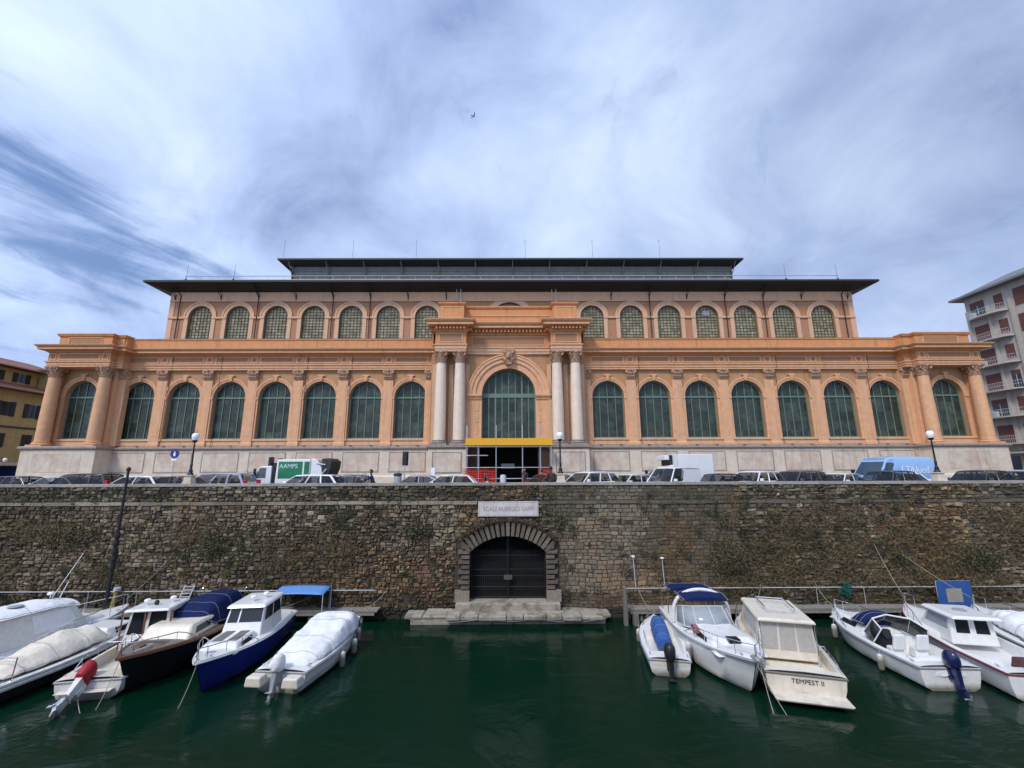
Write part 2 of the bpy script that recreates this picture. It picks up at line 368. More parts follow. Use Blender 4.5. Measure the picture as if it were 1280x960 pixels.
# the near quay the camera stands on (below the picture)
b=MB(); b.box(-400,400,-60,1.0,-7,0); struct(b.build('near_quay',m_pave))
# hills far away, a sliver on the right
b=MB(); hp=[]
for j in range(0,7):
    row=[]
    for i in range(0,40):
        x=400+i*35; y=700+j*60
        z=max(0,110*math.exp(-((i-14)/9)**2)*math.exp(-((j-3)/2.2)**2)*(1+.25*noise.noise(Vector((i*.4,j*.5,2)))))-3
        row.append((x,y,z))
    hp.append(row)
b.grid(hp); o=b.build('hills',M('distant_hill',(.06,.075,.06),.9,.2,.02,world=True),smooth=True); struct(o)

# ================================================================ embankment wall
YW=24.0
wall=thing('embankment_wall','tall rough stone canal wall with parapet and weeds below the street','wall',(0,YW,0))
def loc(o,p=wall): o.location-=Vector((0,YW,0)); return o
random.seed(11)
AX,ACZ,AR,AHW=-.1,-4.57,2.85,1.98
def in_gate(x0,x1,z0,z1):
    if x1>AX-AHW-.62 and x0<AX+AHW+.62 and z0<-2.3: return True
    cx=(x0+x1)/2; cz=(z0+z1)/2
    d=math.hypot(max(0,abs(cx-AX)-(x1-x0)/2),cz-ACZ)
    return abs(cx-AX)<2.75 and d<AR+.72
def nz(x,z,s,k=0): return noise.noise(Vector((x*s+k*17.3,z*s+k*5.1,k*3.7)))
def stonecol(x,z):
    base=random.choice([(.20,.158,.112),(.17,.135,.098),(.235,.19,.135),(.14,.108,.078),(.21,.17,.125),(.25,.21,.155),(.105,.082,.058),(.29,.25,.195),(.18,.15,.12)])
    v=random.uniform(.6,1.25)
    c=[q*v for q in base]
    if x>1.5 and x<12: c=[q*.55+w*.45 for q,w in zip(c,(.20,.178,.148))]       # smoother greyer ashlar right of the gate
    w=nz(x,z,.22,1)+.35*nz(x,z,.9,2)
    if w>.06: c=[c[0]*.62,c[1]*.62,c[2]*.55]
    o=nz(x,z,.16,3)+.3*nz(x,z,.8,4)
    if o>.26: c=[c[0]*1.1,c[1]*.93,c[2]*.74]
    if abs(x-3.9+.3*z)<.9 and z<-.9 and random.random()<.5: c=[.25,.185,.13]
    if abs(x+4.1)<.9 and z<-2.0 and random.random()<.5: c=[.20,.125,.09]
    if abs(x+3.6)<.7 and -2.4<z<0 and random.random()<.6: c=[.25,.22,.16]
    if x>12 and z<-1: 
        if nz(x,z,.45,6)>-.05: c=[c[0]*.68,c[1]*.66,c[2]*.55]
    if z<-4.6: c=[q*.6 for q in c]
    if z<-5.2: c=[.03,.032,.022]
    return (c[0]*1.03,c[1]*.97,c[2]*.85)
b=MB()
def wav(x,z): return .085*noise.noise(Vector((x*.55,z*.5,9.1)))+.05*noise.noise(Vector((x*1.9,z*1.3,3.3)))
def stone(x0,x1,z0,z1,y,d,j,col,wv=1):
    g=.013
    x0+=g;x1-=g;z0+=g;z1-=g
    J=lambda:random.uniform(-j,j)
    o_=[(x0+J(),z0+J()),(x1+J(),z0+J()),(x1+J(),z1+J()),(x0+J(),z1+J())]
    o_=[(p[0],p[1]+(wav(p[0],p[1])*min(1,max(0,(-.12-p[1])/.5)) if p[1]<0 else 0)) for p in o_]
    cx=sum(p[0] for p in o_)/4;cz=sum(p[1] for p in o_)/4; s=.80 if d>.05 else .9
    inn=[(cx+(p[0]-cx)*s,cz+(p[1]-cz)*s) for p in o_]
    D=[d*random.uniform(.55,1.25) for _ in range(4)]
    i=len(b.v)
    b.v+=[(p[0],y+.02,p[1]) for p in o_]+[(p[0],y-D[k],p[1]) for k,p in enumerate(inn)]+[(cx+J(),y-d*random.uniform(.8,1.6),cz+J())]
    for f in ((0,1,5,4),(1,2,6,5),(2,3,7,6),(3,0,4,7),(4,5,8),(5,6,8),(6,7,8),(7,4,8)): b.f.append(tuple(i+k for k in f)); b.c.append(col)
def course(xa,xb,za,zb,zone):
    x=xa
    while x<xb:
        if zone=='par': w=random.uniform(.16,.5)
        elif 1.9<x<12: w=random.uniform(.2,.52)
        else: w=random.choice([random.uniform(.10,.24),random.uniform(.14,.34),random.uniform(.25,.5)])
        if in_gate(x,x+w,za,zb): x+=.12; continue
        if -1.72<x+w/2<1.58 and -.75<(za+zb)/2<.02: x+=w; continue
        flat= 1.9<x<12
        col=stonecol(x+w/2,(za+zb)/2)
        if zone=='par': col=tuple(q*.9*k for q,k in zip(col,(.92,1.0,1.0)))
        if random.random()<(.02 if 1.9<x<12 else .075): x+=w; continue
        zs=random.uniform(-.03,.03)
        if (zb-za)>.19 and w<.36 and random.random()<.5 and not flat:
            zm=(za+zb)/2+zs
            stone(x,x+w,za,zm,YW,random.uniform(.03,.09),.03,col); stone(x,x+w,zm,zb,YW,random.uniform(.03,.09),.03,stonecol(x,zm))
        else: stone(x,x+w,za+zs*.5,zb+zs*.5,YW,random.uniform(.012,.035) if flat else random.uniform(.02,.125),.016 if flat else .036,col)
        x+=w
z=WZ-.4
while z<-.12:
    hgt=random.uniform(.14,.25)
    if z+hgt>-.2: hgt=-.1-z
    course(-46,46,z,z+hgt,'low'); z+=hgt
z=.10
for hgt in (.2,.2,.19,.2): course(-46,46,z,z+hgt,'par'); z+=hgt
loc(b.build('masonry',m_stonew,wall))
b=MB()
# string course: long worn blocks
x=-46
while x<46:
    w=random.uniform(.5,1.4)
    k=random.uniform(.75,1.25)*(1.25 if -13<x<-2 or -28<x<-20 else .8)
    if not(-1.9<x+w/2<1.7):
        i=len(b.v); b.box(x+.006,x+w-.006,YW-.06-random.uniform(0,.04)-(.03 if x<0 else 0),YW+.05,-.10+random.uniform(0,.03),.10-random.uniform(0,.03),col=((.22 if x<0 else .15)*k,(.185 if x<0 else .125)*k,(.14 if x<0 else .095)*k))
    x+=w
loc(b.build('string_course',m_stonew,wall))
b=MB(); x=-110
while x<110:
    w=random.uniform(1.1,1.9); k=random.uniform(.85,1.15); b.box(x+.004,x+w-.004,YW-.09,YW+.62,.89+random.uniform(-.004,.004),1.03,col=(.33*k,.305*k,.265*k)); x+=w
loc(b.build('coping',m_stonew,wall))
# backing wall with the tunnel opening
b=MB()
b.box(-110,AX-AHW,YW,YW+.55,-7.5,.9); b.box(AX+AHW,110,YW,YW+.55,-7.5,.9)
n=16; half=math.asin(AHW/AR)
pts=[(AX+AR*math.sin(-half+2*half*k/n),ACZ+AR*math.cos(-half+2*half*k/n)) for k in range(n+1)]
for p,q in zip(pts,pts[1:]):
    b.quad((p[0],YW,p[1]),(q[0],YW,q[1]),(q[0],YW,.9),(p[0],YW,.9)); b.quad((p[0],YW,p[1]),(p[0],YW+9,p[1]),(q[0],YW+9,q[1]),(q[0],YW,q[1]))
b.box(AX-AHW-.3,AX-AHW,YW+.002,YW+9,-7.5,-2.4); b.box(AX+AHW,AX+AHW+.3,YW+.002,YW+9,-7.5,-2.4)
b.quad((AX-2.2,YW+9,-7),(AX+2.2,YW+9,-7),(AX+2.2,YW+9,-1.5),(AX-2.2,YW+9,-1.5))
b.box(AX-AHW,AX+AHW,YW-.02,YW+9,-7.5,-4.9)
loc(b.build('backing',m_mortar,wall,weld=False))
# voussoirs + quoins
b=MB(); n=19
for k in range(n):
    a0=-half*1.04+2*half*1.04*k/n+.012; a1=-half*1.04+2*half*1.04*(k+1)/n-.012
    r1=AR+.70+(.12 if k==n//2 else random.uniform(-.03,.03)); kk=random.uniform(.7,1.2); col=(.17*kk,.14*kk,.105*kk)
    yf=YW-.20-random.uniform(0,.03)
    P=[(AX+r*math.sin(a),ACZ+r*math.cos(a)) for a,r in ((a0,AR),(a1,AR),(a1,r1),(a0,r1))]
    c=(sum(p[0] for p in P)/4,sum(p[1] for p in P)/4); I=[(c[0]+(p[0]-c[0])*.82,c[1]+(p[1]-c[1])*.93) for p in P]
    i=len(b.v); b.v+=[(p[0],YW+.05,p[1]) for p in P]+[(p[0],yf+.06,p[1]) for p in P]+[(p[0],yf,p[1]) for p in I]
    for q in range(4): b.f.append((i+q,i+(q+1)%4,i+4+(q+1)%4,i+4+q)); b.c.append(col); b.f.append((i+4+q,i+4+(q+1)%4,i+8+(q+1)%4,i+8+q)); b.c.append(col)
    b.f.append((i+8,i+9,i+10,i+11)); b.c.append(col)
loc(b.build('arch_ring',m_stonew,wall))
b=MB()
for s in (-1,1):
    z=-4.34; k=0
    while z<-2.35:
        h_=.245; w=.62 if k%2 else .46
        kk=random.uniform(.75,1.15); col=(.155*kk,.12*kk,.09*kk)
        xa,xb=sorted((AX+s*AHW,AX+s*(AHW+w)))
        b.frus(xa,xb,YW-.13,YW+.05,z+.02,xa,xb,YW-.13,YW+.05,z+h_-.02,col); b.box(xa+.03,xb-.03,YW-.20,YW-.12,z+.05,z+h_-.05,col)
        z+=h_; k+=1
    xa,xb=sorted((AX+s*AHW,AX+s*(AHW+.75))); b.box(xa,xb,YW-.25,YW+.05,-4.9,-4.36,(.25,.215,.165))
[loc(q) for q in b.each('quoin_blocks',m_stonew,wall,gap=.1)]
# gate
gate=thing('iron_gate','black double leaf iron bar gate closing the arched tunnel in the canal wall','gate',(AX,YW+.35,-4.9))
gm=Matrix.Translation((-AX,-(YW+.35),4.9))
def archz(x): return ACZ+math.sqrt(max(0,(AR-.03)**2-(x-AX)**2))
for s in (-1,1):
    b=MB(); y=YW+.35
    xa=AX+s*.04; xb=AX+s*(AHW-.03)
    for k in range(17):
        x=xa+(xb-xa)*k/16; b.tube((x,y,-4.87),(x,y,archz(x)-.03),.013 if 0<k<16 else .035,n=6)
    for z in (-4.8,-4.3,-3.75,-3.45,-2.75): b.tube((xa,y-.01,z),(xb,y-.01,z),.022,n=6)
    b.build('gate_leaf',m_iron,gate,M_=gm)
b=MB(); b.box(AX-.22,AX+.22,YW+.29,YW+.41,-3.95,-3.72); b.tube((AX+.12,YW+.28,-3.85),(AX+.12,YW+.22,-3.85),.03); b.build('lock_box',M('rusty_lock_steel',(.09,.085,.08),.5),gate,M_=gm)
b=MB(); b.box(AX-AHW+.02,AX+AHW-.02,YW+.55,YW+.57,-4.87,-2.5); b.build('dark_sheet',m_dark,gate,M_=gm)  # one solid near-black sheet behind the bars, without any mesh
# plaque
b=MB(); b.box(-1.68,1.53,YW-.16,YW+.02,-.72,.05)
pl=b.build('stone_plaque',M('white_plaque_marble',(.62,.58,.55),.6,.12,2,streak=.25,col2=(.5,.42,.4),mixpos=.58,world=True)); tag(pl,'long white marble plaque with worn lettering above the tunnel arch','plaque')
pl.modifiers.new('b','BEVEL').width=.01
text('inscription','SCALI AURELIO SAFFI',.33,M('worn_lettering',(.30,.24,.22),.8),Matrix.Translation((-.08,YW-.163,-.34))@FRONT,pl,fx=.86)
b=MB()
for x0,x1,z0,z1 in ((-1.64,1.49,-.68,-.66),(-1.64,1.49,.0,.02),(-1.64,-1.62,-.66,0),(1.47,1.49,-.66,0)): b.box(x0,x1,YW-.168,YW-.158,z0,z1)
b.build('border_line',M('plaque_border',(.42,.38,.36),.8),pl)
# landing
b=MB(); random.seed(3)
x=-5.2
while x<4.95:
    w=random.uniform(.7,1.5); w=min(w,5-x) if x+w>4.6 else w
    b.box(x+.01,x+w-.01,22.85+random.uniform(0,.18)+(.35 if x<-3.6 or x>3.6 else 0)-.25,24.1,-5.46,-5.24+random.uniform(-.03,.03)+(0 if abs(x)<3.2 else -.05))
    x+=w
b.box(-4.9,4.7,23.1,24.1,-6.2,-5.42); b.box(-2.75,2.55,23.45,24.5,-5.5,-4.88); b.box(-2.9,2.7,23.2,23.45,-5.4,-5.2); b.box(2.72,3.9,23.6,24.1,-5.4,-5.24); b.box(-4.2,-2.92,23.7,24.1,-5.4,-5.22)
o=b.build('stone_landing',m_moss,bevel=.05); tag(o,'pale stone landing with green algae below the gate at the waterline','landing')
# walkways
for xa,xb,lb in ((-60,-6.75,'left of the landing'),(6.0,60,'right of the landing')):
    w_=thing('walkway','narrow grey plank walkway along the wall foot, '+lb,'walkway',((xa+xb)/2,23.4,-5.2))
    mm=Matrix.Translation((-(xa+xb)/2,-23.4,5.2)); b=MB(); x=xa
    while x<xb: b.box(x,x+.19,23.3,23.95,-5.2,-5.13); x+=.2
    b.build('planks',m_wood,w_,M_=mm)
    b=MB(); b.box(xa,xb,23.32,23.40,-5.36,-5.205); b.box(xa,xb,23.7,23.8,-5.36,-5.205); b.each('beam',m_wood,w_,M_=mm)
    b=MB(); x=xa+.6
    while x<xb: b.tube((x,23.5,-6.8),(x,23.5,-5.2),.07); x+=2.6
    b.each('pile',m_wood,w_,M_=mm)
for xa,xb,z,lb in ((-46,-6.9,-4.30,'long thin white pipe fixed to the wall above the left boats'),(5.9,46,-4.28,'long thin white pipe fixed to the wall above the right boats')):
    b=MB(); b.tube((xa,23.78,z),(xb,23.78,z),.022)
    x=xa+.05
    while x<=xb: b.tube((x,23.78,z),(x,24.02,z),.014); b.tube((x,23.78,z-.02),(x,23.78,-5.18),.012) if int(x)%3==0 else None; x+=2.45
    tag(b.build('wall_pipe',m_zinc),lb,'pipe')
# vegetation
random.seed(5)
GR=[(.028,.042,.016),(.04,.055,.02),(.055,.065,.025),(.02,.03,.012)]
BR=[(.14,.10,.05),(.10,.07,.035),(.21,.155,.07),(.065,.042,.022),(.17,.12,.05)]
RD=[(.09,.03,.025),(.13,.05,.04),(.06,.04,.02)]
def tuft(b,cx,cz,rx,rz,n,pal,ls=.07,dep=.3,y=None,stem=False):
    for _ in range(n):
        a=random.gauss(0,.45); c=random.gauss(0,.45)
        x=cx+a*rx; z=cz+c*rz; yy=(y or YW)-.04-abs(random.gauss(0,.5))*dep*max(.15,1-.6*(a*a+c*c))
        v=Vector((random.uniform(-1,1),random.uniform(-.6,.6),random.uniform(-1,1))).normalized()*ls*random.uniform(.5,1.3)
        w=v.cross(Vector((random.uniform(-1,1),-1,random.uniform(-1,1)))).normalized()*ls*random.uniform(.25,.5)*(.35 if stem else 1)
        p=Vector((x,yy,z)); k=random.uniform(.7,1.35); q=random.choice(pal); q=tuple(min(1,t_*k) for t_ in q)
        m_=1.9 if stem else 1
        b.quad(p-v*m_,p+w,p+v*m_,p-w,col=q)
b=MB()
for _ in range(2100):
    x=random.uniform(-32,32); z=random.uniform(-5.0,.75)
    if in_gate(x-.4,x+.4,z-.2,z+.2) or (-1.9<x<1.8 and -.9<z<.2): continue
    den=.5+nz(x,z,.2,1)*1.6
    if 2.2<x<11: den*=.28
    if random.random()>den+.12: continue
    s=random.uniform(.07,.30)
    pal=GR if random.random()<(.65 if x<0 else .45) else BR
    tuft(b,x,z,s*1.1,s,int(24+1100*s*s),pal,.045,.16)
for _ in range(90):    # fringe over the arch and the plaque
    x=AX+random.uniform(-2.6,2.6); z=ACZ+math.sqrt(max(0,(AR+.85)**2-(x-AX)**2))
    tuft(b,x,z,.22,.14,45,random.choice([GR,RD,BR,RD]),.045,.3,y=YW-.1)
for _ in range(26): tuft(b,random.uniform(-45,45),random.uniform(.0,.12),.25,.12,40,random.choice([GR,BR]),.04,.15)
tag(b.build('wall_weeds',m_leaf),'patchy green weeds growing between the stones of the canal wall','weeds',kind='stuff')
b=MB()
for cx,cz,rx,rz,n in ((11.6,-2.9,1.6,1.2,900),(14.5,-3.4,2.2,1.0,900),(17.5,-2.6,2.0,1.3,900),(21,-1.7,2.6,1.0,1300),(23.5,-2.9,2.6,1.3,1600),(26.5,-1.6,2.2,1.2,1200),(19.5,-4.0,2.2,.7,800),(24,-4.2,2.8,.6,900),(29,-2.6,2,1.6,900),(22,-3.6,3.2,1.0,1500),(26,-.6,2.5,.6,700),(14,-2.3,1.6,.8,700),(12.5,-4.3,1.5,.5,400),(-24.5,-1.4,2.6,.8,1100),(-17,-1.6,1.6,.9,700),(-21,-3.4,2.5,.7,600),(-12,-3.0,1.4,.8,380),(-9,-2.4,1.4,1.0,420),(-27,-3.2,2.0,.9,500),(15,-1.2,2,.6,500),(18,-.9,1.6,.5,300)):
    tuft(b,cx,cz,rx,rz,n,BR+[(.20,.15,.09)],.075,.35,stem=True)
    tuft(b,cx,cz,rx,rz,n//3,BR+GR,.06,.3)
tag(b.build('dry_undergrowth',m_leaf),'brown dry growth hanging on the right end of the canal wall','undergrowth',kind='stuff')
BG='dark bushes rooted in the canal wall'
for cx,cz,rx,rz,n,lb,brn in ((-22.9,-1.6,1.8,.8,2100,'wide flat olive bush on the wall, leftmost of the wall bushes',.6),(-15.5,-1.9,.9,1.0,1700,'dark round bush on the wall above the boat with the navy canopy',.2),
    (-4.9,-1.35,.7,.5,900,'small dark bush on the wall left of the tunnel arch',.2),(11.5,-3.0,.95,.85,2300,'dark green bush on the wall above the navy bimini cruiser',.1),
    (24.3,-2.9,1.5,.75,2300,'green bush on the wall just above the hanging blue canvas',.1),(20.3,-2.8,.6,.5,500,'small green bush among the dry growth, left of the blue canvas',.1),
    (2.6,-1.0,.35,.7,360,'narrow dark creeper on the wall right of the arch crown',.2),(27.6,-3.0,.7,.8,600,'dark bush on the wall at the right edge of the view',.1)):
    b=MB(); r_=b
    tuft(b,cx,cz,rx,rz,n,(GR*2+BR) if brn<.5 else GR+BR+[(.10,.085,.04)]*3,.06,.45)
    bush=thing('wall_bush',lb,'bush',(cx,YW,cz),0,BG); mm=Matrix.Translation((-cx,-YW,-cz)); b.build('foliage',m_leaf,bush,M_=mm)
    b=MB()
    for k in range(9):
        a=random.uniform(0,2*PI); b.tube((cx,YW+.02,cz-.1),(cx+math.cos(a)*rx*.5,YW-random.uniform(.1,.3),cz+math.sin(a)*rz*.5),.012,.004,n=5)
    b.build('stems',m_teak,bush,M_=mm)
# ================================================================ market hall
hall=thing('market_hall','long ochre and salmon market hall with arched windows, marble base and black eaves','building',(0,44,0))
HM=Matrix.Translation((0,-44,0))
SPLIT={'window_surround':'window_surround','corner_pier':'corner_pier','plinth_panel':'plinth_panel','panel_moulding':'panel_moulding','drain_spouts':'drain_spout','panel_frames':'panel_frame','recessed_panels':'recessed_panel','attic_panel_frames':'attic_panel_frame','attic_panels':'attic_panel','clerestory_surround':'clerestory_surround','eave_bracket':'eave_bracket','downpipe':'downpipe','monitor_strut':'monitor_strut','facade_cable':'facade_cable','roof_cable_mast':'cable_mast','wall_pilaster':'wall_pilaster','door_leaf':'door_leaf','entrance_soffit':'entrance_soffit','cornice_fillet':'cornice_fillet','clerestory_bands':'clerestory_band','rear_wall':'rear_wall','terrace_roof':'terrace_roof','roof_gutter_rail':'gutter_rail'}
def hp_(b,name,mat,parent=hall,**k):
    if name in SPLIT: return b.each(SPLIT[name],mat,parent,gap=.01,M_=HM,**k)[0]
    return b.build(name,mat,parent,M_=HM,**k)
WLc=[-38.1,-33.45,-28.8,-24.15,-19.5,-14.85,-10.2]
WRc=[10.2,15.0,19.8,24.6,29.4,34.2,39.0]
PLc=[-35.78,-31.12,-26.48,-21.82,-17.18,-12.52]
PRc=[12.6,17.4,22.2,27.0,31.8,36.6]
LX0,LX1,RX0,RX1=-46.15,-39.95,41.3,47.75     # pavilions
YM,YP=44.0,43.0
HW,SILL,SPR=1.65,4.95,9.2
def window(name,cx,y,hw,sill,spring,bars,frame=m_frame,glass=m_glass,thick=.07,heavy=.16,grid=None,label=None):
    b=MB(); z0=sill; top=spring+hw
    b.ring(cx,spring,hw-.09,hw+.02,y-.05,y+.05,n=24)
    b.box(cx-hw,cx-hw+.09,y-.05,y+.05,z0,spring); b.box(cx+hw-.09,cx+hw,y-.05,y+.05,z0,spring); b.box(cx-hw+.09,cx+hw-.09,y-.05,y+.05,z0,z0+.12)
    hz=lambda x: spring+math.sqrt(max(0,(hw-.05)**2-(x-cx)**2))
    for k in range(1,bars+1):
        x=cx-hw+2*hw*k/(bars+1); t_=thick if (bars!=7 or k not in (2,6)) else thick*1.7
        b.box(x-t_/2,x+t_/2,y-.045,y+.03,z0+.12,hz(x))
    b.box(cx-hw+.09,cx+hw-.09,y-.07,y+.05,spring-heavy/2,spring+heavy/2)
    if grid:
        nx,nz_=grid
        for k in range(1,nz_):
            z=z0+(top-z0)*k/nz_; w=hw-.05 if z<spring else math.sqrt(max(.01,(hw-.05)**2-(z-spring)**2))
            b.box(cx-w,cx+w,y-.035,y+.02,z-.018,z+.018)
    f=hp_(b,name,frame)
    g=MB(); n=24
    pts=[(cx-hw*math.cos(PI*k/n),spring+hw*math.sin(PI*k/n)) for k in range(n+1)]
    P=[(cx-hw,y+.03,z0)]+[(a,y+.03,c) for a,c in pts]+[(cx+hw,y+.03,z0)]
    g.quad(*P); hp_(g,'glass',glass,f)
    if label: f['label']=label
    return f
def surround(b,cx,y,hw,r1,sill,spring,proud=.10,base=None,key=True):
    b.ring(cx,spring,hw,r1,y-proud,y,n=28)
    b.ring(cx,spring,r1-.13,r1+.03,y-proud-.06,y-proud+.02,n=28)
    b.ring(cx,spring,hw+.1,hw+.17,y-proud-.03,y-proud+.02,n=28)
    for s in (-1,1):
        xa,xb=sorted((cx+s*hw,cx+s*(r1)))
        b.box(xa,xb,y-proud,y,sill,spring-.22)
        b.box(xa-(.04 if s<0 else .0),xb+(.04 if s>0 else 0),y-proud-.07,y,spring-.22,spring)
    if key:
        b.frus(cx-.13,cx+.13,y-proud-.14,y,spring+hw+.02,cx-.2,cx+.2,y-proud-.2,y,spring+r1+.18)
        b.box(cx-.34,cx+.34,y-proud-.12,y,spring+r1+.18,spring+r1+.3)
def capital(name,cx,cy,z0,z1,r,parent,half=False,flat=None):
    b=MB(); h_=z1-z0
    if flat:   # pilaster capital: flat bell, w = flat
        w=flat/2
        b.frus(cx-w*.92,cx+w*.92,cy-.02,cy+.2,z0,cx-w*1.05,cx+w*1.05,cy-.16,cy+.2,z1-h_*.14)
        b.box(cx-w*1.14,cx+w*1.14,cy-.2,cy+.2,z1-h_*.14,z1)
        for row,(zz_,n) in enumerate(((.02,4),(.32,3))):
            for k in range(n):
                x=cx+w*1.7*((k+.5)/n-.5)
                b.frus(x-w*.2,x+w*.2,cy-.08-.04*row,cy,z0+h_*zz_,x-w*.25,x+w*.25,cy-.24-.03*row,cy-.1,z0+h_*(zz_+.28))
                b.box(x-w*.16,x+w*.16,cy-.25-.02*row,cy-.12,z0+h_*(zz_+.21),z0+h_*(zz_+.31))
        for s in (-1,1):
            b.tube((cx+s*w*.98,cy-.24,z1-h_*.26),(cx+s*w*.98,cy-.02,z1-h_*.26),h_*.12,n=10)
        b.tube((cx,cy-.33,z1-h_*.08),(cx,cy-.1,z1-h_*.08),h_*.1,n=8)
    else:
        b.lathe([(r,z0),(r*1.12,z0+.04),(r*.98,z0+.08),(r*1.0,z0+h_*.5),(r*1.3,z1-h_*.13)],cx,cy,n=20)
        b.frus(cx-r*1.28,cx+r*1.28,cy-r*1.28,cy+r*1.28,z1-h_*.13,cx-r*1.4,cx+r*1.4,cy-r*1.4,cy+r*1.4,z1)
        for row,(zz_,n,ph) in enumerate(((.07,10,0),(.34,10,PI/10))):
            for k in range(n):
                a=2*PI*k/n+ph; c,s_=math.cos(a),math.sin(a); tx,ty=-s_,c; w=r*.24
                def P(rr,t,z): return (cx+c*rr+tx*t,cy+s_*rr+ty*t,z)
                za=z0+h_*zz_; zb=za+h_*.24; zc=zb+h_*.07
                b.quad(P(r*1.02,-w,za),P(r*1.02,w,za),P(r*1.16,w*.9,zb),P(r*1.16,-w*.9,zb))
                b.quad(P(r*1.16,-w*.9,zb),P(r*1.16,w*.9,zb),P(r*1.38,w*.55,zc),P(r*1.38,-w*.55,zc))
                b.quad(P(r*1.38,-w*.55,zc),P(r*1.38,w*.55,zc),P(r*1.42,w*.4,zb-.02),P(r*1.42,-w*.4,zb-.02))
        for a in (PI/4,3*PI/4,5*PI/4,7*PI/4):
            q=(cx+math.cos(a)*r*1.5,cy+math.sin(a)*r*1.5,z1-h_*.26); d=Vector((-math.sin(a),math.cos(a),0))*r*.14
            b.tube(Vector(q)-d,Vector(q)+d,h_*.12,n=10)
        for a in (0,PI/2,PI,3*PI/2):
            b.tube((cx+math.cos(a)*r*1.2,cy+math.sin(a)*r*1.2,z1-h_*.1),(cx+math.cos(a)*r*1.45,cy+math.sin(a)*r*1.45,z1-h_*.08),h_*.1,n=8)
    return hp_(b,name,m_capital,parent)
def column(cx,cy,z0,zc,z1,r,mat,lab=None):
    b=MB(); H=zc-z0-.5
    prof=[(r*1.02,z0+.5)]+[(r*(1-.16*max(0,(t_/10-.3)/.7)**1.5),z0+.5+H*t_/10) for t_ in range(11)]
    b.lathe(prof,cx,cy,n=28); c=hp_(b,'column',mat,smooth=True)
    if lab: c['label']=lab
    b=MB(); b.box(cx-r*1.35,cx+r*1.35,cy-r*1.35,cy+r*1.35,z0,z0+.16)
    b.lathe([(r*1.25,z0+.16),(r*1.35,z0+.22),(r*1.35,z0+.28),(r*1.18,z0+.33),(r*1.12,z0+.38),(r*1.2,z0+.42),(r*1.2,z0+.47),(r*1.03,z0+.5)],cx,cy,n=24)
    hp_(b,'column_base',m_marbledk if mat is m_column else mat,c,smooth=True)
    capital('capital',cx,cy,zc,z1,r*.86,c)
# ---- side walls with window openings
for nm,cs,xa,xb in (('wall',WLc,LX1+.0,-7.9),('wall',WRc,7.7,RX0)):
    b=MB(); ed=[xa]+[(p+q)/2 for p,q in zip(cs,cs[1:])]+[xb]
    for c,(p,q) in zip(cs,zip(ed,ed[1:])): b.archpanel(p,q,3.9,12.1,c,HW,SILL,SPR,YM,.5)
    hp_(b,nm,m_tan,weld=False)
    b=MB()
    for c in cs:
        surround(b,c,YM,HW,2.02,SILL,SPR)
        b.box(c-2.02,c+2.02,YM-.16,YM,SILL-.2,SILL-.002)
    hp_(b,'window_surround',m_peach)
    b=MB()
    b.box(xa,xb,YM-.06,YM,4.2,4.74)
    for c in cs: b.box(c-1.6,c+1.6,YM-.10,YM-.06,4.30,4.62)
    hp_(b,'sill_band',m_pink)
    for c in cs: window('window',c,YM+.42,HW,SILL,SPR,3)
for c,x0,x1 in ((-43.3,LX0,LX1),(44.85,RX0,RX1)):
    b=MB(); b.archpanel(x0+.2,x1-.2,3.9,12.1,c,HW,SILL,SPR,YP+.35,.5); hp_(b,'pavilion_wall',m_tan,weld=False)
    b=MB(); surround(b,c,YP+.35,HW,2.05,SILL,SPR); b.box(c-2.1,c+2.1,YP+.2,YP+.35,SILL-.2,SILL); b.box(x0+.3,x1-.3,YP+.28,YP+.35,4.2,4.74); hp_(b,'window_surround',m_peach)
    window('window',c,YP+.8,HW,SILL,SPR,3)
    xi=x1 if c<0 else x0; xo=x0 if c<0 else x1; s=1 if c<0 else -1
    # inner clustered pilasters and return walls
    b=MB()
    for dx0,dx1,yy in ((-.75,.0,YP+.05),(.0,.7,YP+.5)):
        p,q=sorted((xi+s*dx0,xi+s*dx1)); b.box(p,q,yy,YM+.1,4.2,12.1)
    p,q=sorted((xo,xo+s*.7)); b.box(p,q,YP+.05,YM+.1,4.2,12.1)
    hp_(b,'corner_pier',m_peach,bevel=.02)
    for px_,yy in ((xi-s*.38,YP+.05),(xi+s*.35,YP+.5)): capital('pier_capital',px_,yy,11.0,12.08,0,hall,flat=.72)
# outer side walls back
b=MB(); 
for x0,x1 in ((LX0,LX0+.4),(RX1-.4,RX1)): b.box(x0,x1,YP+1.2,74,0,14)
b.box(LX0,RX1,73.6,74,0,14); hp_(b,'rear_wall',m_tan)
for cx in (-45.5,-40.5): column(cx,42.55,4.15,11.0,12.05,.56,m_peach)
for cx in (41.9,47.2): column(cx,42.55,4.15,11.0,12.05,.56,m_peach)
# pilasters
for x in PLc+PRc+[-7.95-.45,7.75+.35]:
    w=1.0 if abs(x)>9 else .6
    b=MB(); b.box(x-w/2,x+w/2,YM-.20,YM,4.62,11.0); b.box(x-w/2+.15,x+w/2-.15,YM-.215,YM-.2,5.2,10.7)
    b.box(x-w/2-.07,x+w/2+.07,YM-.28,YM,4.2,4.45); b.frus(x-w/2-.07,x+w/2+.07,YM-.28,YM,4.45,x-w/2,x+w/2,YM-.21,YM,4.62)
    p=hp_(b,'pilaster',m_peach,bevel=.012); capital('capital',x,YM-.2,11.0,12.05,0,p,flat=w*.95)
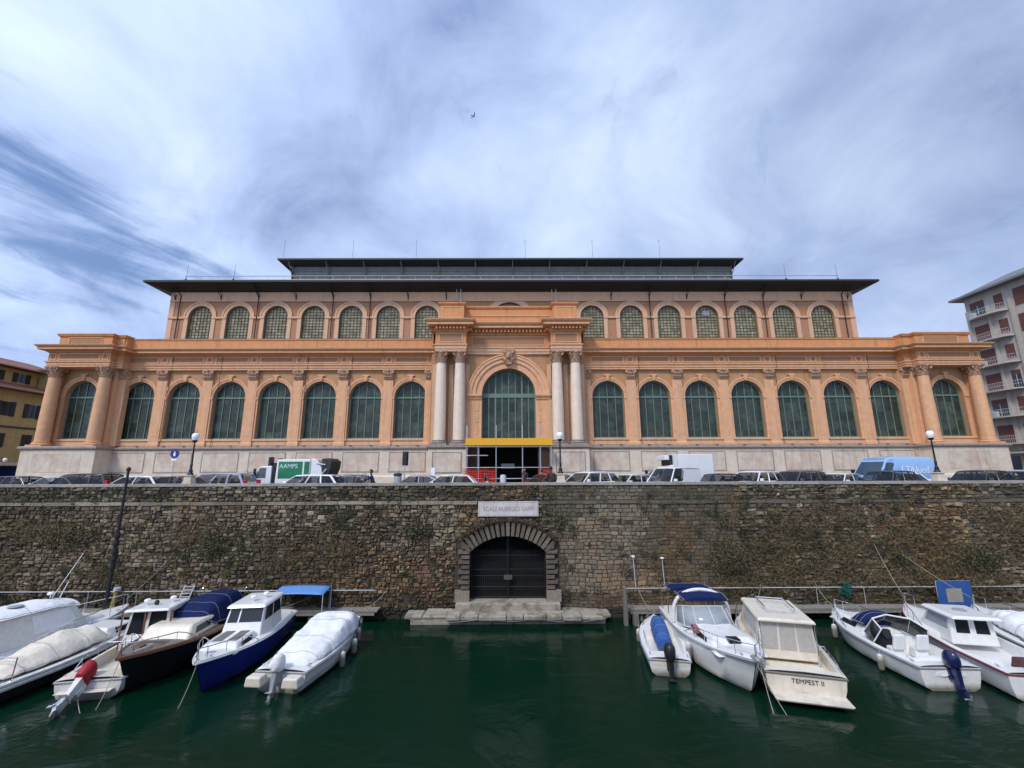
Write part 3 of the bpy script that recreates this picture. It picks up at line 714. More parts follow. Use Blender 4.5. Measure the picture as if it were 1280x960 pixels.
# ---- marble base
def plinthplan(o=0): return
PLAN_L=[(LX0-.55,74),(LX0-.55,41.95),(LX1+.35,41.95),(LX1+.35,YM-.25),(-7.6,YM-.25)]
PLAN_R=[(7.6,YM-.25),(RX0-.35,YM-.25),(RX0-.35,41.95),(RX1+.55,41.95),(RX1+.55,74)]
for pl_ in (PLAN_L,PLAN_R):
    b=MB(); b.sweep(pl_,[(.22,0),(.22,.5),(.16,.55),(.16,1.15),(.06,1.3),(0,1.34),(0,3.8)]); hp_(b,'plinth',m_marble)
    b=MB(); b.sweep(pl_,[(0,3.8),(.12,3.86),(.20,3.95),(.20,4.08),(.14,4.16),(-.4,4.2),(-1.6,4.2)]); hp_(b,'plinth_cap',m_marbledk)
b=MB()
for cs in (WLc,WRc):
    for c in cs:
        x0,x1=c-1.75,c+1.75
        b.box(x0,x1,YM-.272,YM-.2,1.72,3.5)
for x0,x1 in ((LX0+.7,LX1-.9),(RX0+.9,RX1-.7)): b.box(x0,x1,41.93,42,1.72,3.5)
hp_(b,'plinth_panel',m_marbleP,bevel=.012)
b=MB()
for cs in (WLc,WRc):
    for c in cs:
        x0,x1=c-1.83,c+1.83
        for a,b_,d,e in ((x0,x1,3.53,3.6),(x0,x1,1.62,1.69),(x0,x0+.07,1.69,3.53),(x1-.07,x1,1.69,3.53)): b.box(a,b_,YM-.285,YM-.2,d,e)
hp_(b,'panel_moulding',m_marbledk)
b=MB()
for cs in (WLc,WRc):
    for c in cs:
        for s in (-1,1):
            b.box(c+s*1.0-.14,c+s*1.0+.14,YM-.5,YM-.4,4.205,4.26)
hp_(b,'drain_spouts',m_iron)
# ---- entablature, cornice, attic
ENT_L=[(LX0,74),(LX0,42.1),(LX1,42.1),(LX1,42.75),(LX1+.7,42.75),(LX1+.7,YM-.3),(-7.4,YM-.3)]
ENT_R=[(7.2,YM-.3),(RX0-.7,YM-.3),(RX0-.7,42.75),(RX0,42.75),(RX0,42.1),(RX1,42.1),(RX1,74)]
for e_ in (ENT_L,ENT_R):
    b=MB(); b.sweep(e_,[(-2,12.03),(0,12.03),(0,12.24),(.06,12.24),(.06,12.48),(.14,12.55),(.14,12.62),(0,12.64)]); hp_(b,'architrave',m_peach)
    b=MB(); b.sweep(e_,[(0,12.64),(0,13.5)]); hp_(b,'frieze',m_orange)
    b=MB(); b.sweep(e_,[(0,13.48),(.1,13.5),(.18,13.62),(.4,13.68),(.62,13.7),(.62,13.9),(.7,13.98),(.82,14.1),(.82,14.17),(.2,14.26),(.12,14.3)]); hp_(b,'cornice',m_orange)
    b=MB(); b.sweep(e_,[(.632,13.74),(.632,13.86)]); b.sweep(e_,[(.72,13.99),(.83,14.11),(.83,14.15)]); b.sweep(e_,[(.145,12.5),(.155,12.56),(.155,12.61)]); hp_(b,'cornice_fillet',m_peach)
ATT_L=[(LX1+.05,YM-.25),(-7.4,YM-.25)]; ATT_R=[(7.2,YM-.25),(RX0-.05,YM-.25)]
for a_ in (ATT_L,ATT_R):
    b=MB(); b.sweep(a_,[(.03,14.2),(.03,15.2),(.1,15.26),(.1,15.36),(-.6,15.38)]); hp_(b,'attic',m_orange)
    b=MB(); b.sweep(a_,[(.12,15.37),(.12,15.41),(-.7,15.43)]); hp_(b,'attic_flashing',m_marbledk)
for a_ in ([(LX0+.35,74),(LX0+.35,42.5),(LX1-.5,42.5),(LX1-.5,43.0),(LX1+.3,43.0),(LX1+.3,43.9)],[(RX0-.3,43.9),(RX0-.3,43.0),(RX0+.5,43.0),(RX0+.5,42.5),(RX1-.35,42.5),(RX1-.35,74)]):
    b=MB(); b.sweep(a_,[(.06,14.2),(.06,14.35),(0,14.38),(0,15.25),(.12,15.32),(.16,15.42),(.2,15.5),(.2,15.58),(-2.5,15.62)]); hp_(b,'pavilion_attic',m_orange)
b=MB(); b.box(LX1-.9,LX1+.45,43.1,45,14.0,15.25); b.box(RX0-.45,RX0+.9,43.1,45,14.0,15.25); hp_(b,'attic_return',m_orange)
b=MB()   # pavilion roofs + terrace
b.box(LX0+.6,LX1-.95,43.6,74,14.6,14.8); b.box(RX0+.95,RX1-.6,43.6,74,14.6,14.8); b.box(LX1-.9,RX0+.9,45.05,51,14.9,15.1); hp_(b,'terrace_roof',m_roof)
# attic panels on pavilions + frieze panels
bl=MB(); bd=MB()
def framed(bl,bd,x0,x1,z0,z1,y,fr=.1):
    bd.box(x0+fr,x1-fr,y-.012,y,z0+fr,z1-fr)
    for a,b_,d,e in ((x0,x1,z1-fr,z1),(x0,x1,z0,z0+fr),(x0,x0+fr,z0+fr,z1-fr),(x1-fr,x1,z0+fr,z1-fr)): bl.box(a,b_,y-.05,y,d,e)
for cs,pc in ((WLc,PLc),(WRc,PRc)):
    for c in cs: framed(bl,bd,c-1.72,c+1.72,12.74,13.42,YM-.3)
    for c in pc: framed(bl,bd,c-.34,c+.34,12.74,13.42,YM-.3,.12)
for x0,x1 in ((LX0,LX1),(RX0,RX1)):
    framed(bl,bd,x0+1.05,x1-1.0,12.74,13.42,42.1); framed(bl,bd,x0+.2,x0+.8,12.74,13.42,42.1); framed(bl,bd,x1-.8,x1-.2,12.74,13.42,42.1)
    framed(bl,bd,x0+1.3,x1-1.5,14.44,15.2,42.5,.07)
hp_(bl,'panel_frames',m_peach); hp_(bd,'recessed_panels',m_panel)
# ================= entrance block
YB=43.2
b=MB(); 
n=28; r_=2.72; cz_=9.3
b.archpanel(-7.9,7.7,4.6,14.3,-.08,r_,4.8,cz_,YB,.9,n=32)
b.box(-7.9,-4.15,YB,YB+.9,0,4.6); b.box(3.98,7.7,YB,YB+.9,0,4.6)
b.box(-8.0,-7.9,YB,YM+2,4,16.0); b.box(7.7,7.8,YB,YM+2,4,16.0)
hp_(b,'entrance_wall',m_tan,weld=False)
b=MB(); b.ring(-.08,cz_,r_,3.35,YB-.06,YB,n=36); b.ring(-.08,cz_,3.35,3.75,YB-.2,YB,n=36); b.ring(-.08,cz_,3.75,4.05,YB-.3,YB,n=36); b.ring(-.08,cz_,4.05,4.18,YB-.36,YB,n=36); b.ring(-.08,cz_,3.3,3.38,YB-.14,YB,n=36)
for s in (-1,1):
    xa,xb=sorted((-.08+s*r_,-.08+s*4.1)); b.box(xa,xb,YB-.12,YB,4.8,8.8)
    xa,xb=sorted((-.08+s*(r_-.02),-.08+s*4.25)); b.box(xa,xb,YB-.3,YB,8.98,9.12); b.box(xa,xb,YB-.4,YB,9.12,9.3); b.box(xa+.04,xb-.04,YB-.22,YB,8.8,8.98)
    for k in range(3):
        z=5.3+k*1.15; xa,xb=sorted((-.08+s*3.0,-.08+s*3.3)); b.box(xa,xb,YB-.16,YB-.12,z,z+.8)
hp_(b,'arch_moulding',m_peach)
b=MB(); cx=-.08; z=13.35     # carved keystone
b.frus(cx-.3,cx+.3,YB-.5,YB,z-1.0,cx-.42,cx+.42,YB-.7,YB,z+.45); b.box(cx-.6,cx+.6,YB-.72,YB,z+.45,z+.6)
b.lathe([(.05,z-.5),(.22,z-.35),(.27,z-.1),(.24,z+.12),(.1,z+.25)],cx,YB-.62,n=12)
for s in (-1,1): b.tube((cx+s*.42,YB-.75,z+.3),(cx+s*.42,YB-.4,z+.3),.17,n=10); b.tube((cx+s*.3,YB-.7,z-.6),(cx+s*.75,YB-.3,z-.2),.1,.05)
hp_(b,'keystone',m_capital)
window('entrance_window',-.08,YB+.75,r_,4.8,cz_,7,thick=.09,heavy=.42)
# door recess
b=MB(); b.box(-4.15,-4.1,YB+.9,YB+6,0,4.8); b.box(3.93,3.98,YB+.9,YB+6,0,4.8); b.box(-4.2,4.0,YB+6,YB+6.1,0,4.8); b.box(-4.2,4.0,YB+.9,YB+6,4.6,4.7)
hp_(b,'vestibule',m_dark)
b=MB(); b.box(-4.12,-3.0,YB+.75,YB+.9,0,4.55); b.box(2.85,3.95,YB+.75,YB+.9,0,4.55); hp_(b,'door_leaf',M('dark_brown_doors',(.05,.025,.018),.6))
b=MB(); b.box(-.9,.5,YB+2.9,YB+3.0,1.95,2.45); hp_(b,'hanging_lamp_panel',m_grey)
b=MB(); 
for k in range(3): b.box(-4.1,3.93,41.4+k*.35,44.5,.02+k*.15,.17+k*.15)
hp_(b,'entrance_steps',m_marble,bevel=.02)
# pedestals
for x0,x1 in ((-7.75,-4.15),(3.98,7.6)):
    b=MB(); b.box(x0,x1,41.55,YB+.3,1.25,3.72); b.box(x0-.12,x1+.12,41.43,YB+.3,0,.55); b.frus(x0-.12,x1+.12,41.43,YB+.3,.55,x0-.07,x1+.07,41.48,YB+.3,.62); b.box(x0-.07,x1+.07,41.48,YB+.3,.62,1.18); b.frus(x0-.07,x1+.07,41.48,YB+.3,1.18,x0,x1,41.55,YB+.3,1.25)
    p=hp_(b,'pedestal',m_marble,bevel=.015)
    b=MB(); b.frus(x0,x1,41.55,YB+.3,3.72,x0-.16,x1+.16,41.39,YB+.3,3.92); b.box(x0-.18,x1+.18,41.37,YB+.3,3.92,4.14); hp_(b,'pedestal_cap',m_marbledk,p)
    b=MB(); b.box(x0+.5,x1-.5,41.52,41.56,1.6,3.4)
    hp_(b,'pedestal_panel',m_marbleP,p)
    b=MB()
    for a,b_,d,e in ((x0+.4,x1-.4,3.42,3.48),(x0+.4,x1-.4,1.52,1.58),(x0+.4,x0+.46,1.58,3.42),(x1-.46,x1-.4,1.58,3.42)): b.box(a,b_,41.50,41.56,d,e)
    hp_(b,'panel_moulding',m_marbledk,p)
for cx in (-6.86,-4.98,4.80,6.66): column(cx,42.35,4.15,12.35,13.5,.58,m_column)
b=MB()
for x in (-7.62,-5.92,-4.3,4.05,5.73,7.42): b.box(x-.22,x+.22,YB-.16,YB,4.2,12.4)
hp_(b,'wall_pilaster',m_pink)
PE=[(-7.45,47),(-7.45,41.85),(-4.35,41.85),(-4.35,43.0),(4.2,43.0),(4.2,41.85),(7.28,41.85),(7.28,47)]
b=MB(); b.sweep(PE,[(-1.5,13.48),(0,13.48),(0,13.75),(.06,13.75),(.06,14.05),(.15,14.12),(.15,14.22),(.0,14.26)]); hp_(b,'entrance_architrave',m_pink)
b=MB(); b.box(-7.4,-4.4,41.9,44,13.49,13.52); b.box(4.25,7.2,41.9,44,13.49,13.52); hp_(b,'entrance_soffit',m_tan)
b=MB(); b.sweep(PE,[(0,14.24),(0,15.52)]); hp_(b,'entrance_frieze',m_orange)
b=MB(); b.sweep(PE,[(0,15.5),(.1,15.52),(.16,15.66),(.16,16.0),(.3,16.04),(.75,16.08),(.75,16.32),(.85,16.42),(.98,16.58),(.98,16.66),(.2,16.82),(-.4,16.84)]); hp_(b,'entrance_cornice',m_orange)
b=MB(); b.sweep(PE,[(.765,16.12),(.765,16.28)]); b.sweep(PE,[(.87,16.43),(.99,16.59),(.99,16.64)]); hp_(b,'cornice_fillet',m_peach)
b=MB()   # dentils following the plan
for (xa,ya),(xb,yb) in zip(PE,PE[1:]):
    if xa==xb:
        y=min(ya,yb)+.1
        s=-1 if (xa in(-7.45,4.2)) else 1
        while y<min(max(ya,yb),44)-.2: b.box(*sorted((xa+s*.1,xa+s*.55)),y,y+.2,15.72,15.98); y+=.4
    else:
        n=int((xb-xa)/.38)
        for k in range(n+1):
            x=xa+(xb-xa)*(k+.5)/(n+1); b.box(x-.1,x+.1,ya-.55,ya-.1,15.72,15.98)
[q.build('dentils',m_orange,hall,M_=HM) for q in b.pieces(.25)]
b=MB(); b.sweep(PE,[(-.25,16.8),(-.25,16.95),(-.32,17.0),(-.32,18.5),(-.2,18.58),(-.14,18.7),(-.14,18.8),(-1.2,18.84)]); hp_(b,'entrance_attic',m_orange)
b=MB(); b.box(-7.1,6.95,43.3,48,18.5,18.7); hp_(b,'entrance_roof',m_roof)
bl=MB(); bd=MB(); 
for x0,x1 in ((-7.2,-4.6),(4.45,7.03)): framed(bl,bd,x0+.1,x1-.1,14.4,15.4,41.85,.09)
framed(bl,bd,-3.9,3.75,14.4,15.35,43.0,.09); hp_(bl,'panel_frames',m_peach); hp_(bd,'recessed_panels',m_panel)
bl=MB(); bd=MB()
for x0,x1 in ((-6.95,-4.85),(4.7,6.78)): framed(bl,bd,x0+.05,x1-.05,17.1,18.35,42.17,.07)
bl.box(-4.4,4.25,43.24,43.3,17.7,17.78)
hp_(bl,'attic_panel_frames',m_peach)
bd2=hp_(bd,'attic_panels',m_orange)
# ================= clerestory
YC=50.0; CX0,CX1=-41.35,42.3
CL=[-37.5,-32.9,-28.3,-23.8,-19.22,-14.7,-10.05]; CR=[10.1,14.9,19.5,24.15,28.85,33.6,38.35]
CHW,CSP=1.42,20.15
b=MB()
for cs,xa,xb in ((CL,CX0,-7.6),(CR,7.7,CX1)):
    ed=[xa]+[(p+q)/2 for p,q in zip(cs,cs[1:])]+[xb]
    for c,(p,q) in zip(cs,zip(ed,ed[1:])): b.archpanel(p,q,15,23.3,c,CHW,16.2,CSP,YC,.4)
b.box(-7.6,-3.1,YC,YC+.3,15,23.3); b.box(3.2,7.7,YC,YC+.3,15,23.3); b.archpanel(-3.1,3.2,15,23.3,.05,2.4,16,19.6,YC,.4)
b.box(CX0,CX0+.3,YC+.3,76,15,23.3); b.box(CX1-.3,CX1,YC+.3,76,15,23.3)
hp_(b,'clerestory_wall',m_brick,weld=False)
b=MB()
for c in CL+CR:
    b.ring(c,CSP,CHW,1.93,YC-.1,YC,n=24); b.ring(c,CSP,1.8,1.97,YC-.16,YC-.09,n=24)
    for s in (-1,1): xa,xb=sorted((c+s*CHW,c+s*1.88)); b.box(xa,xb,YC-.1,YC,15,CSP-.2)
b.ring(.05,19.6,2.4,3.05,YC-.1,YC,n=28)
hp_(b,'clerestory_surround',m_pink)
b=MB()
ed=[CX0]+[x for c in CL for x in (c-CHW,c+CHW)]+[-7.6]; 
for p,q in zip(ed[::2],ed[1::2]): b.box(p,q,YC-.17,YC,CSP-.22,CSP)
ed=[7.7]+[x for c in CR for x in (c-CHW,c+CHW)]+[CX1]
for p,q in zip(ed[::2],ed[1::2]): b.box(p,q,YC-.17,YC,CSP-.22,CSP)
b.box(CX0,CX1,YC-.14,YC,22.12,23.3); b.box(CX0,CX1,YC-.2,YC,22.1,22.2)
for x0,x1 in ((CX0,CX0+.5),(CX1-.5,CX1)): b.box(x0-.05,x1+.05,YC-.06,YC+.2,15,22.1)
hp_(b,'clerestory_bands',m_pink)
for c in CL+CR:
    f=window('clerestory_window',c,YC+.3,CHW,16.2,CSP,6,frame=m_grid,glass=m_olive,thick=.045,heavy=.05,grid=(7,15))
f=window('clerestory_window',.05,YC+.3,2.4,16,19.6,9,frame=m_grid,glass=m_olive,thick=.05,heavy=.1,grid=(7,12),label='large round arched window behind the entrance block')
f=MB(); f.box(24.15-.35,24.15+.5,YC+.24,YC+.27,20.35,20.95); hp_(f,'replaced_pane',m_grey)
# eaves
b=MB()
EO=2.0
b.quad((CX0-EO,YC-EO,23.82),(CX1+EO,YC-EO,23.82),(CX1,YC,23.3),(CX0,YC,23.3))
b.quad((CX0-EO,YC-EO,23.82),(CX0,YC,23.3),(CX0,77,23.3),(CX0-EO,79,23.82)); b.quad((CX1+EO,YC-EO,23.82),(CX1,YC,23.3),(CX1,77,23.3),(CX1+EO,79,23.82))
b.sweep([(CX0-EO,79),(CX0-EO,YC-EO),(CX1+EO,YC-EO),(CX1+EO,79)],[(0,23.82),(.03,23.82),(.03,24.06),(-.3,24.1)])
hp_(b,'eave',m_black)
b=MB(); b.quad((CX0-EO,YC-EO,24.08),(CX1+EO,YC-EO,24.08),(CX1-6,58,26.6),(CX0+6,58,26.6)); b.quad((CX0-EO,YC-EO,24.08),(CX0+6,58,26.6),(CX0+6,72,26.6),(CX0-EO,79,24.08)); b.quad((CX1+EO,YC-EO,24.08),(CX1-6,58,26.6),(CX1-6,72,26.6),(CX1+EO,79,24.08)); b.quad((CX0+6,58,26.6),(CX1-6,58,26.6),(CX1-6,72,26.6),(CX0+6,72,26.6))
hp_(b,'roof',m_roof)
b=MB()
b.box(-39.0,40.0,48.6,48.75,24.25,24.42); b.box(-39,40,48.6,48.72,24.85,24.89)
for k in range(41): x=-39+79*k/40; b.box(x-.015,x+.015,48.64,48.67,24.42,24.85)
hp_(b,'roof_gutter_rail',m_zinc)
b=MB()
for c in [CX0+.6]+[(p+q)/2 for p,q in zip(CL,CL[1:])]+[-12.4+4.7]+[(p+q)/2 for p,q in zip(CR,CR[1:])]+[CX1-.6]:
    b.tube((c,YC-.18,22.3),(c,YC-.18,23.0),.06); b.tube((c,YC-.16,22.5),(c+.0,YC-1.5,23.6),.04); b.tube((c,YC-.16,22.95),(c,YC-.9,23.45),.03)
hp_(b,'eave_bracket',m_iron)
b=MB()
for c in (CX0+1.25,(CL[1]+CL[2])/2,(CL[4]+CL[5])/2,(CR[1]+CR[2])/2,(CR[3]+CR[4])/2,(CR[4]+CR[5])/2,CX1-1.3,(CL[3]+CL[4])/2):
    b.tube((c,YC-.2,15),(c,YC-.2,22.9),.06); b.tube((c,YC-.2,22.9),(c-.15,YC-1.2,23.55),.06)
hp_(b,'downpipe',m_iron)
# monitor
b=MB(); b.box(-31.3,32.3,58,58.2,25.5,30.8); b.box(-31.3,-31.1,58,70,25.5,30.8); b.box(32.1,32.3,58,70,25.5,30.8)
for z in (26.8,27.6,28.4,29.2,30.0): b.frus(-31.3,32.3,57.9,58,z,-31.3,32.3,57.98,58,z+.5)
hp_(b,'roof_monitor',m_mono)
b=MB(); b.quad((-32.6,56.3,31.0),(33.2,56.3,31.0),(32.3,58,30.75),(-31.3,58,30.75)); b.sweep([(-32.6,72),(-32.6,56.3),(33.2,56.3),(33.2,72)],[(0,31.0),(.02,31.0),(.02,31.2),(-.3,31.24)]); hp_(b,'monitor_eave',m_black)
b=MB(); b.quad((-32.6,56.3,31.22),(33.2,56.3,31.22),(28,64,33.0),(-27,64,33.0)); b.quad((-32.6,56.3,31.22),(-27,64,33),(-32.6,72,31.22)); b.quad((33.2,56.3,31.22),(28,64,33),(33.2,72,31.22)); b.quad((-32.6,72,31.22),(33.2,72,31.22),(28,64,33),(-27,64,33)); b.sweep([(-32.6,72),(-32.6,56.3),(33.2,56.3),(33.2,72)],[(.03,31.2),(.05,31.28),(-.3,31.32)]); hp_(b,'monitor_roof',m_zinc)
b=MB()
for k in range(13): x=-31.2+63.4*k/12; b.tube((x,57.8,29.4),(x,56.5,30.95),.05); b.tube((x,57.85,26),(x,57.85,30.8),.07)
hp_(b,'monitor_strut',m_mono)
for x in (-32.0,-22.2,-13.2,-13.2+15.5,11.9,21.5): 
    b=MB(); b.tube((x,56.6,31.2),(x,56.6,34.0),.022,.012); b.lathe([(.05,34.0),(.06,34.05),(.02,34.12)],x,56.6,n=8); b.box(x-.1,x+.1,56.5,56.7,31.2,31.28); hp_(b,'lightning_rod',m_iron)
for x in (-38.9,-33.2,33.6,39.9):
    b=MB(); b.tube((x,48.7,24.4),(x,48.7,26.4),.022,.012); b.box(x-.1,x+.1,48.6,48.8,24.3,24.5); hp_(b,'lightning_rod',m_iron)
b=MB()
for x in (-5.9,5.7): b.tube((x,YC-.6,21.2),(x,YC-.6,24.6),.05); b.tube((x,YC-.6,23.9),(x+.4,YC-1.5,24.5),.04); b.tube((x-.5,YC-.6,22.2),(x-.5,YC-.6,24.1),.04)
hp_(b,'roof_cable_mast',m_zinc)
# rainwater pipes and cables on the side facades
b=MB()
for x in (-34.9,-30.0+.2,-20.9,-16.3,13.5,27.9,37.5):
    b.tube((x,YM-.36,12.1),(x,YM-.36,13.5),.025,n=5); b.tube((x-.15,YM-.22,4.3),(x-.15,YM-.22,12.0),.022,n=5)
hp_(b,'facade_cable',m_iron)
# ================= scaffold at the entrance
sc=thing('scaffold','galvanised scaffold with a yellow fascia board and red netting around the entrance','scaffold',(0,40.9,0))
SM=Matrix.Translation((0,-40.9,0)); b=MB()
for y in (40.3,41.3):
    for x in (-4.0,-2.9,-1.25,1.2,2.85,3.85): b.tube((x,y,0.05),(x,y,5.9 if x in(-4.0,-1.25,1.2,2.85) else 4.6),.035)
    for z in (2.0,1.0,3.9): b.tube((-4.05,y-.04,z),(3.95,y-.04,z),.03)
    b.tube((-4.05,y-.04,3.1),(-2.0,y-.04,3.1),.025)
for x in (-4.0,-2.9,-1.25,1.2,2.85,3.85):
    for z in (2.0,3.9): b.tube((x,40.3,z),(x,41.3,z),.03)
b.build('steel_tubes',m_steel,sc,M_=SM)
b=MB(); b.box(-4.1,3.97,40.15,40.2,4.02,4.66); b.box(-4.1,3.97,40.2,41.35,4.0,4.05)
for x in (-4.1,-1.3,1.25,3.9): b.box(x,x+.04,40.13,40.15,4.03,4.65)
b.build('yellow_board',m_yel,sc,M_=SM)
b=MB(); random.seed(2)
m_net=M('red_netting',(.72,.05,.025),.8,.2,4)
for xa,xb in ((-4.25,-1.3),(1.1,1.35),(2.6,3.95)):
    n=max(2,int((xb-xa)/.12)); rows=[]
    for j in range(9): rows.append([(xa+(xb-xa)*k/n,40.1+.04*math.sin(k*1.3+j*.4)+.015*math.sin(k*.7),.1+j*.22+.03*math.sin(k*.5)) for k in range(n+1)])
    b.grid(rows)
for o in b.each('red_netting',m_net,sc,M_=SM): o.modifiers.new('w','WIREFRAME').thickness=.05
# ================================================================ far buildings
apt=thing('apartment_block','grey concrete apartment block with curved balconies and brown roller shutters, beyond the hall','building',(65,45,0))
AM=Matrix.Translation((-65,-45,0)); m_conc=M('pale_concrete',(.43,.39,.335),.85,.12,.8,streak=.3,world=True); m_shut=M('brown_shutters',(.13,.045,.032),.7,.2,6); m_balc=M('balcony_grey',(.47,.435,.40),.8,.15,2,streak=.25,world=True)
XF=68.0
b=MB(); b.box(XF,XF+16,22,60.5,0,26.6); b.build('wall',m_conc,apt,M_=AM)
b=MB(); b.sweep([(XF+16,60.5),(XF,60.5),(XF,22)][::1],[(0,24.3),(.9,24.45),(.95,24.7),(.9,24.8),(-1.5,26.6),(-16,26.6)]) if False else b.frus(XF-1.2,XF+17,21,61.6,26.5,XF-1.2,XF+17,21,61.6,26.8); b.frus(XF-.9,XF+17,21,61.3,26.8,XF+3,XF+13,25,57,29.0); b.build('roof',m_roof,apt,M_=AM)
FL=[23.1,19.5,15.9,12.3,8.7,5.1]
y=58.9
ys=[]
while y>24: ys.append(y); y-=2.75
for fi,zf in enumerate(FL):
    for k,yy in enumerate(ys):
        w=1.9 if k%3!=1 else 1.1
        closed=(k*7+fi*3)%4!=0
        b=MB(); b.box(XF-.03,XF+.02,yy-w/2-.08,yy+w/2+.08,zf+.05 if k%3!=1 else zf+.5,zf+2.55); fr=b.build('window',m_balc,apt,M_=AM)
        b=MB(); b.box(XF-.05,XF,yy-w/2,yy+w/2,(zf+.1 if closed and k%3!=1 else zf+.6) if closed else zf+1.9,zf+2.5)
        if closed or True: b.build('shutter',m_shut,fr,M_=AM)
        if not closed: 
            b=MB(); b.box(XF-.04,XF,yy-w/2,yy-.06,zf+.12,zf+1.9); b.box(XF-.04,XF,yy+.06,yy+w/2,zf+.12,zf+1.9); b.build('pane',m_wing,fr,M_=AM)
    b=MB()
    for k in range(0,len(ys)-1,3):
        ya=ys[k]+1.25; yb=ys[k+1]-1.0 if k+1<len(ys) else ys[k]-1.2
        P=[(XF,ya)]+[(XF-1.25*math.sin(PI*min(1,t_/1.0)/2)**.6 if False else XF-1.2*math.sin(PI*t_)**.35,ya+(yb-ya)*t_) for t_ in [i/12 for i in range(1,12)]]+[(XF,yb)]
        rows=[[(x,y_,z) for x,y_ in P] for z in (zf-.12,zf+.05)]
        b.grid(rows); b.quad(*[(x,y_,zf-.12) for x,y_ in P]); b.quad(*[(x,y_,zf+.05) for x,y_ in P])
    b.each('balcony_slab',m_balc,apt,M_=AM)
    b=MB()
    for k in range(0,len(ys)-1,3):
        ya=ys[k]+1.25; yb=ys[k+1]-1.0
        P=[(XF-1.15*math.sin(PI*t_)**.35,ya+(yb-ya)*t_) for t_ in [i/24 for i in range(1,24)]]
        for z in (.55,1.0): b.path([(x,y_,zf+z) for x,y_ in P],.025,n=5)
        for x,y_ in P: b.tube((x,y_,zf),(x,y_,zf+1.0),.012,n=4)
        if (k+fi)%2==0: b.box(XF-.75,XF-.3,ya-1.2,ya-.5,zf+.1,zf+.85)
    b.each('balcony_railing',m_zinc,apt,M_=AM)
b=MB()
for k in range(len(ys)):
    yy=ys[k]+1.4; b.box(XF-.25,XF,yy-.18,yy+.18,0,24.5)
b.each('pilaster_strip',m_conc,apt,M_=AM)
b=MB()
for k in range(0,len(ys),2): b.box(XF-.04,XF,ys[k]-1.6,ys[k]+1.0,.3,3.4)
b.each('shop_window',m_wing,apt,M_=AM)
b=MB(); b.box(XF-1.2,XF,23,60,3.75,3.95); b.build('shop_canopy',m_balc,apt,M_=AM)
# yellow house
yh=thing('yellow_house','old yellow house with dark shutters and tiled eaves behind the left end of the hall','building',(-66,60,0))
YMx=Matrix.Translation((66,-60,0)); m_yh=M('yellow_stucco',(.50,.35,.14),.9,.12,.6,streak=.25,world=True); m_tile=M('roof_tiles',(.22,.10,.065),.9,.25,3); m_brn=M('brown_eave_soffit',(.09,.045,.03),.8)
m_dsh=M('dark_green_shutters',(.028,.026,.022),.7)
b=MB(); b.box(-82,-66,40,72,0,12.6); b.box(-82,-68.5,40,67,12.6,15.9); b.box(-69.6,-66.6,61.8,64.2,12.6,16.3); b.build('wall',m_yh,yh,M_=YMx)
b=MB(); b.frus(-66.0,-65.0,39,73,12.45,-66,-65.0,39,73,12.55); b.frus(-69,-67.3,39,68,15.8,-69,-67.3,39,68,15.9); b.build('eave_soffit',m_brn,yh,M_=YMx)
b=MB(); b.quad((-64.9,39,12.6),(-64.9,73,12.6),(-68.6,73,13.9),(-68.6,39,13.9)); b.box(-65.0,-64.88,39,73,12.45,12.62); b.quad((-67.2,39,15.9),(-67.2,68.2,15.9),(-75,66,18.4),(-75,40,18.4)); b.quad((-67.2,68.2,15.9),(-83,68.2,15.9),(-75,66,18.4)); b.box(-67.3,-67.18,39,68.2,15.78,15.95); b.box(-69.9,-66.3,61.5,64.5,16.3,16.5); b.build('roof',m_tile,yh,M_=YMx)
b=MB(); b.box(-66,-65.92,40,72,7.55,7.8); b.build('string_course',m_brn,yh,M_=YMx)
for z,hh in ((9.1,1.8),(5.0,1.8),(14.1,1.2)):
    for k in range(9):
        yy=43.4+k*3.25; xx=-66 if z<13 else -68.5
        if z>13 and yy>66: continue
        closed=(z==5.0)
        b=MB(); b.box(xx,xx+.04,yy-.55,yy+.55,z,z+hh); w_=b.build('window',m_dsh if closed else m_wing,yh,M_=YMx)
        b=MB()
        if not closed: b.box(xx,xx+.1,yy-1.1,yy-.55,z-.05,z+hh+.05); b.box(xx,xx+.1,yy+.55,yy+1.1,z-.05,z+hh+.05); b.box(xx+.02,xx+.07,yy-.03,yy+.03,z,z+hh)
        else: b.box(xx+.02,xx+.09,yy-.6,yy-.03,z,z+hh); b.box(xx+.02,xx+.09,yy+.03,yy+.6,z,z+hh)
        b.build('shutter',m_dsh,w_,M_=YMx)
# low pale balustrade + dark market awning at the left end
gw=MB(); 
gw.box(-62,-51.5,47.6,47.9,.0,2.0) ; gw.box(-62.1,-51.4,47.5,48,2.0,2.2)
o=gw.build('garden_wall',m_marble,bevel=.02); tag(o,'low pale wall with a flat coping between the yellow house and the hall','wall')
st=thing('market_stall','dark covered street stall under a flat pale canopy at the left edge','stall',(-55,44.8,0))
TM=Matrix.Translation((55,-44.8,0)); b=MB(); b.frus(-60,-50.9,43.2,46.4,2.45,-60,-50.9,43.5,46.2,2.75); b.build('canopy',m_balc,st,M_=TM)
b=MB()
for x in (-59.8,-55.5,-51.1):
    for y in (43.4,46.2): b.tube((x,y,.1),(x,y,2.45),.04)
b.build('frame',m_iron,st,M_=TM)
b=MB(); b.box(-59.5,-51.3,45.9,46.1,.1,2.4); b.box(-59.5,-51.3,44.2,45.6,.1,1.0); b.build('back_cloth',m_navy,st,M_=TM)
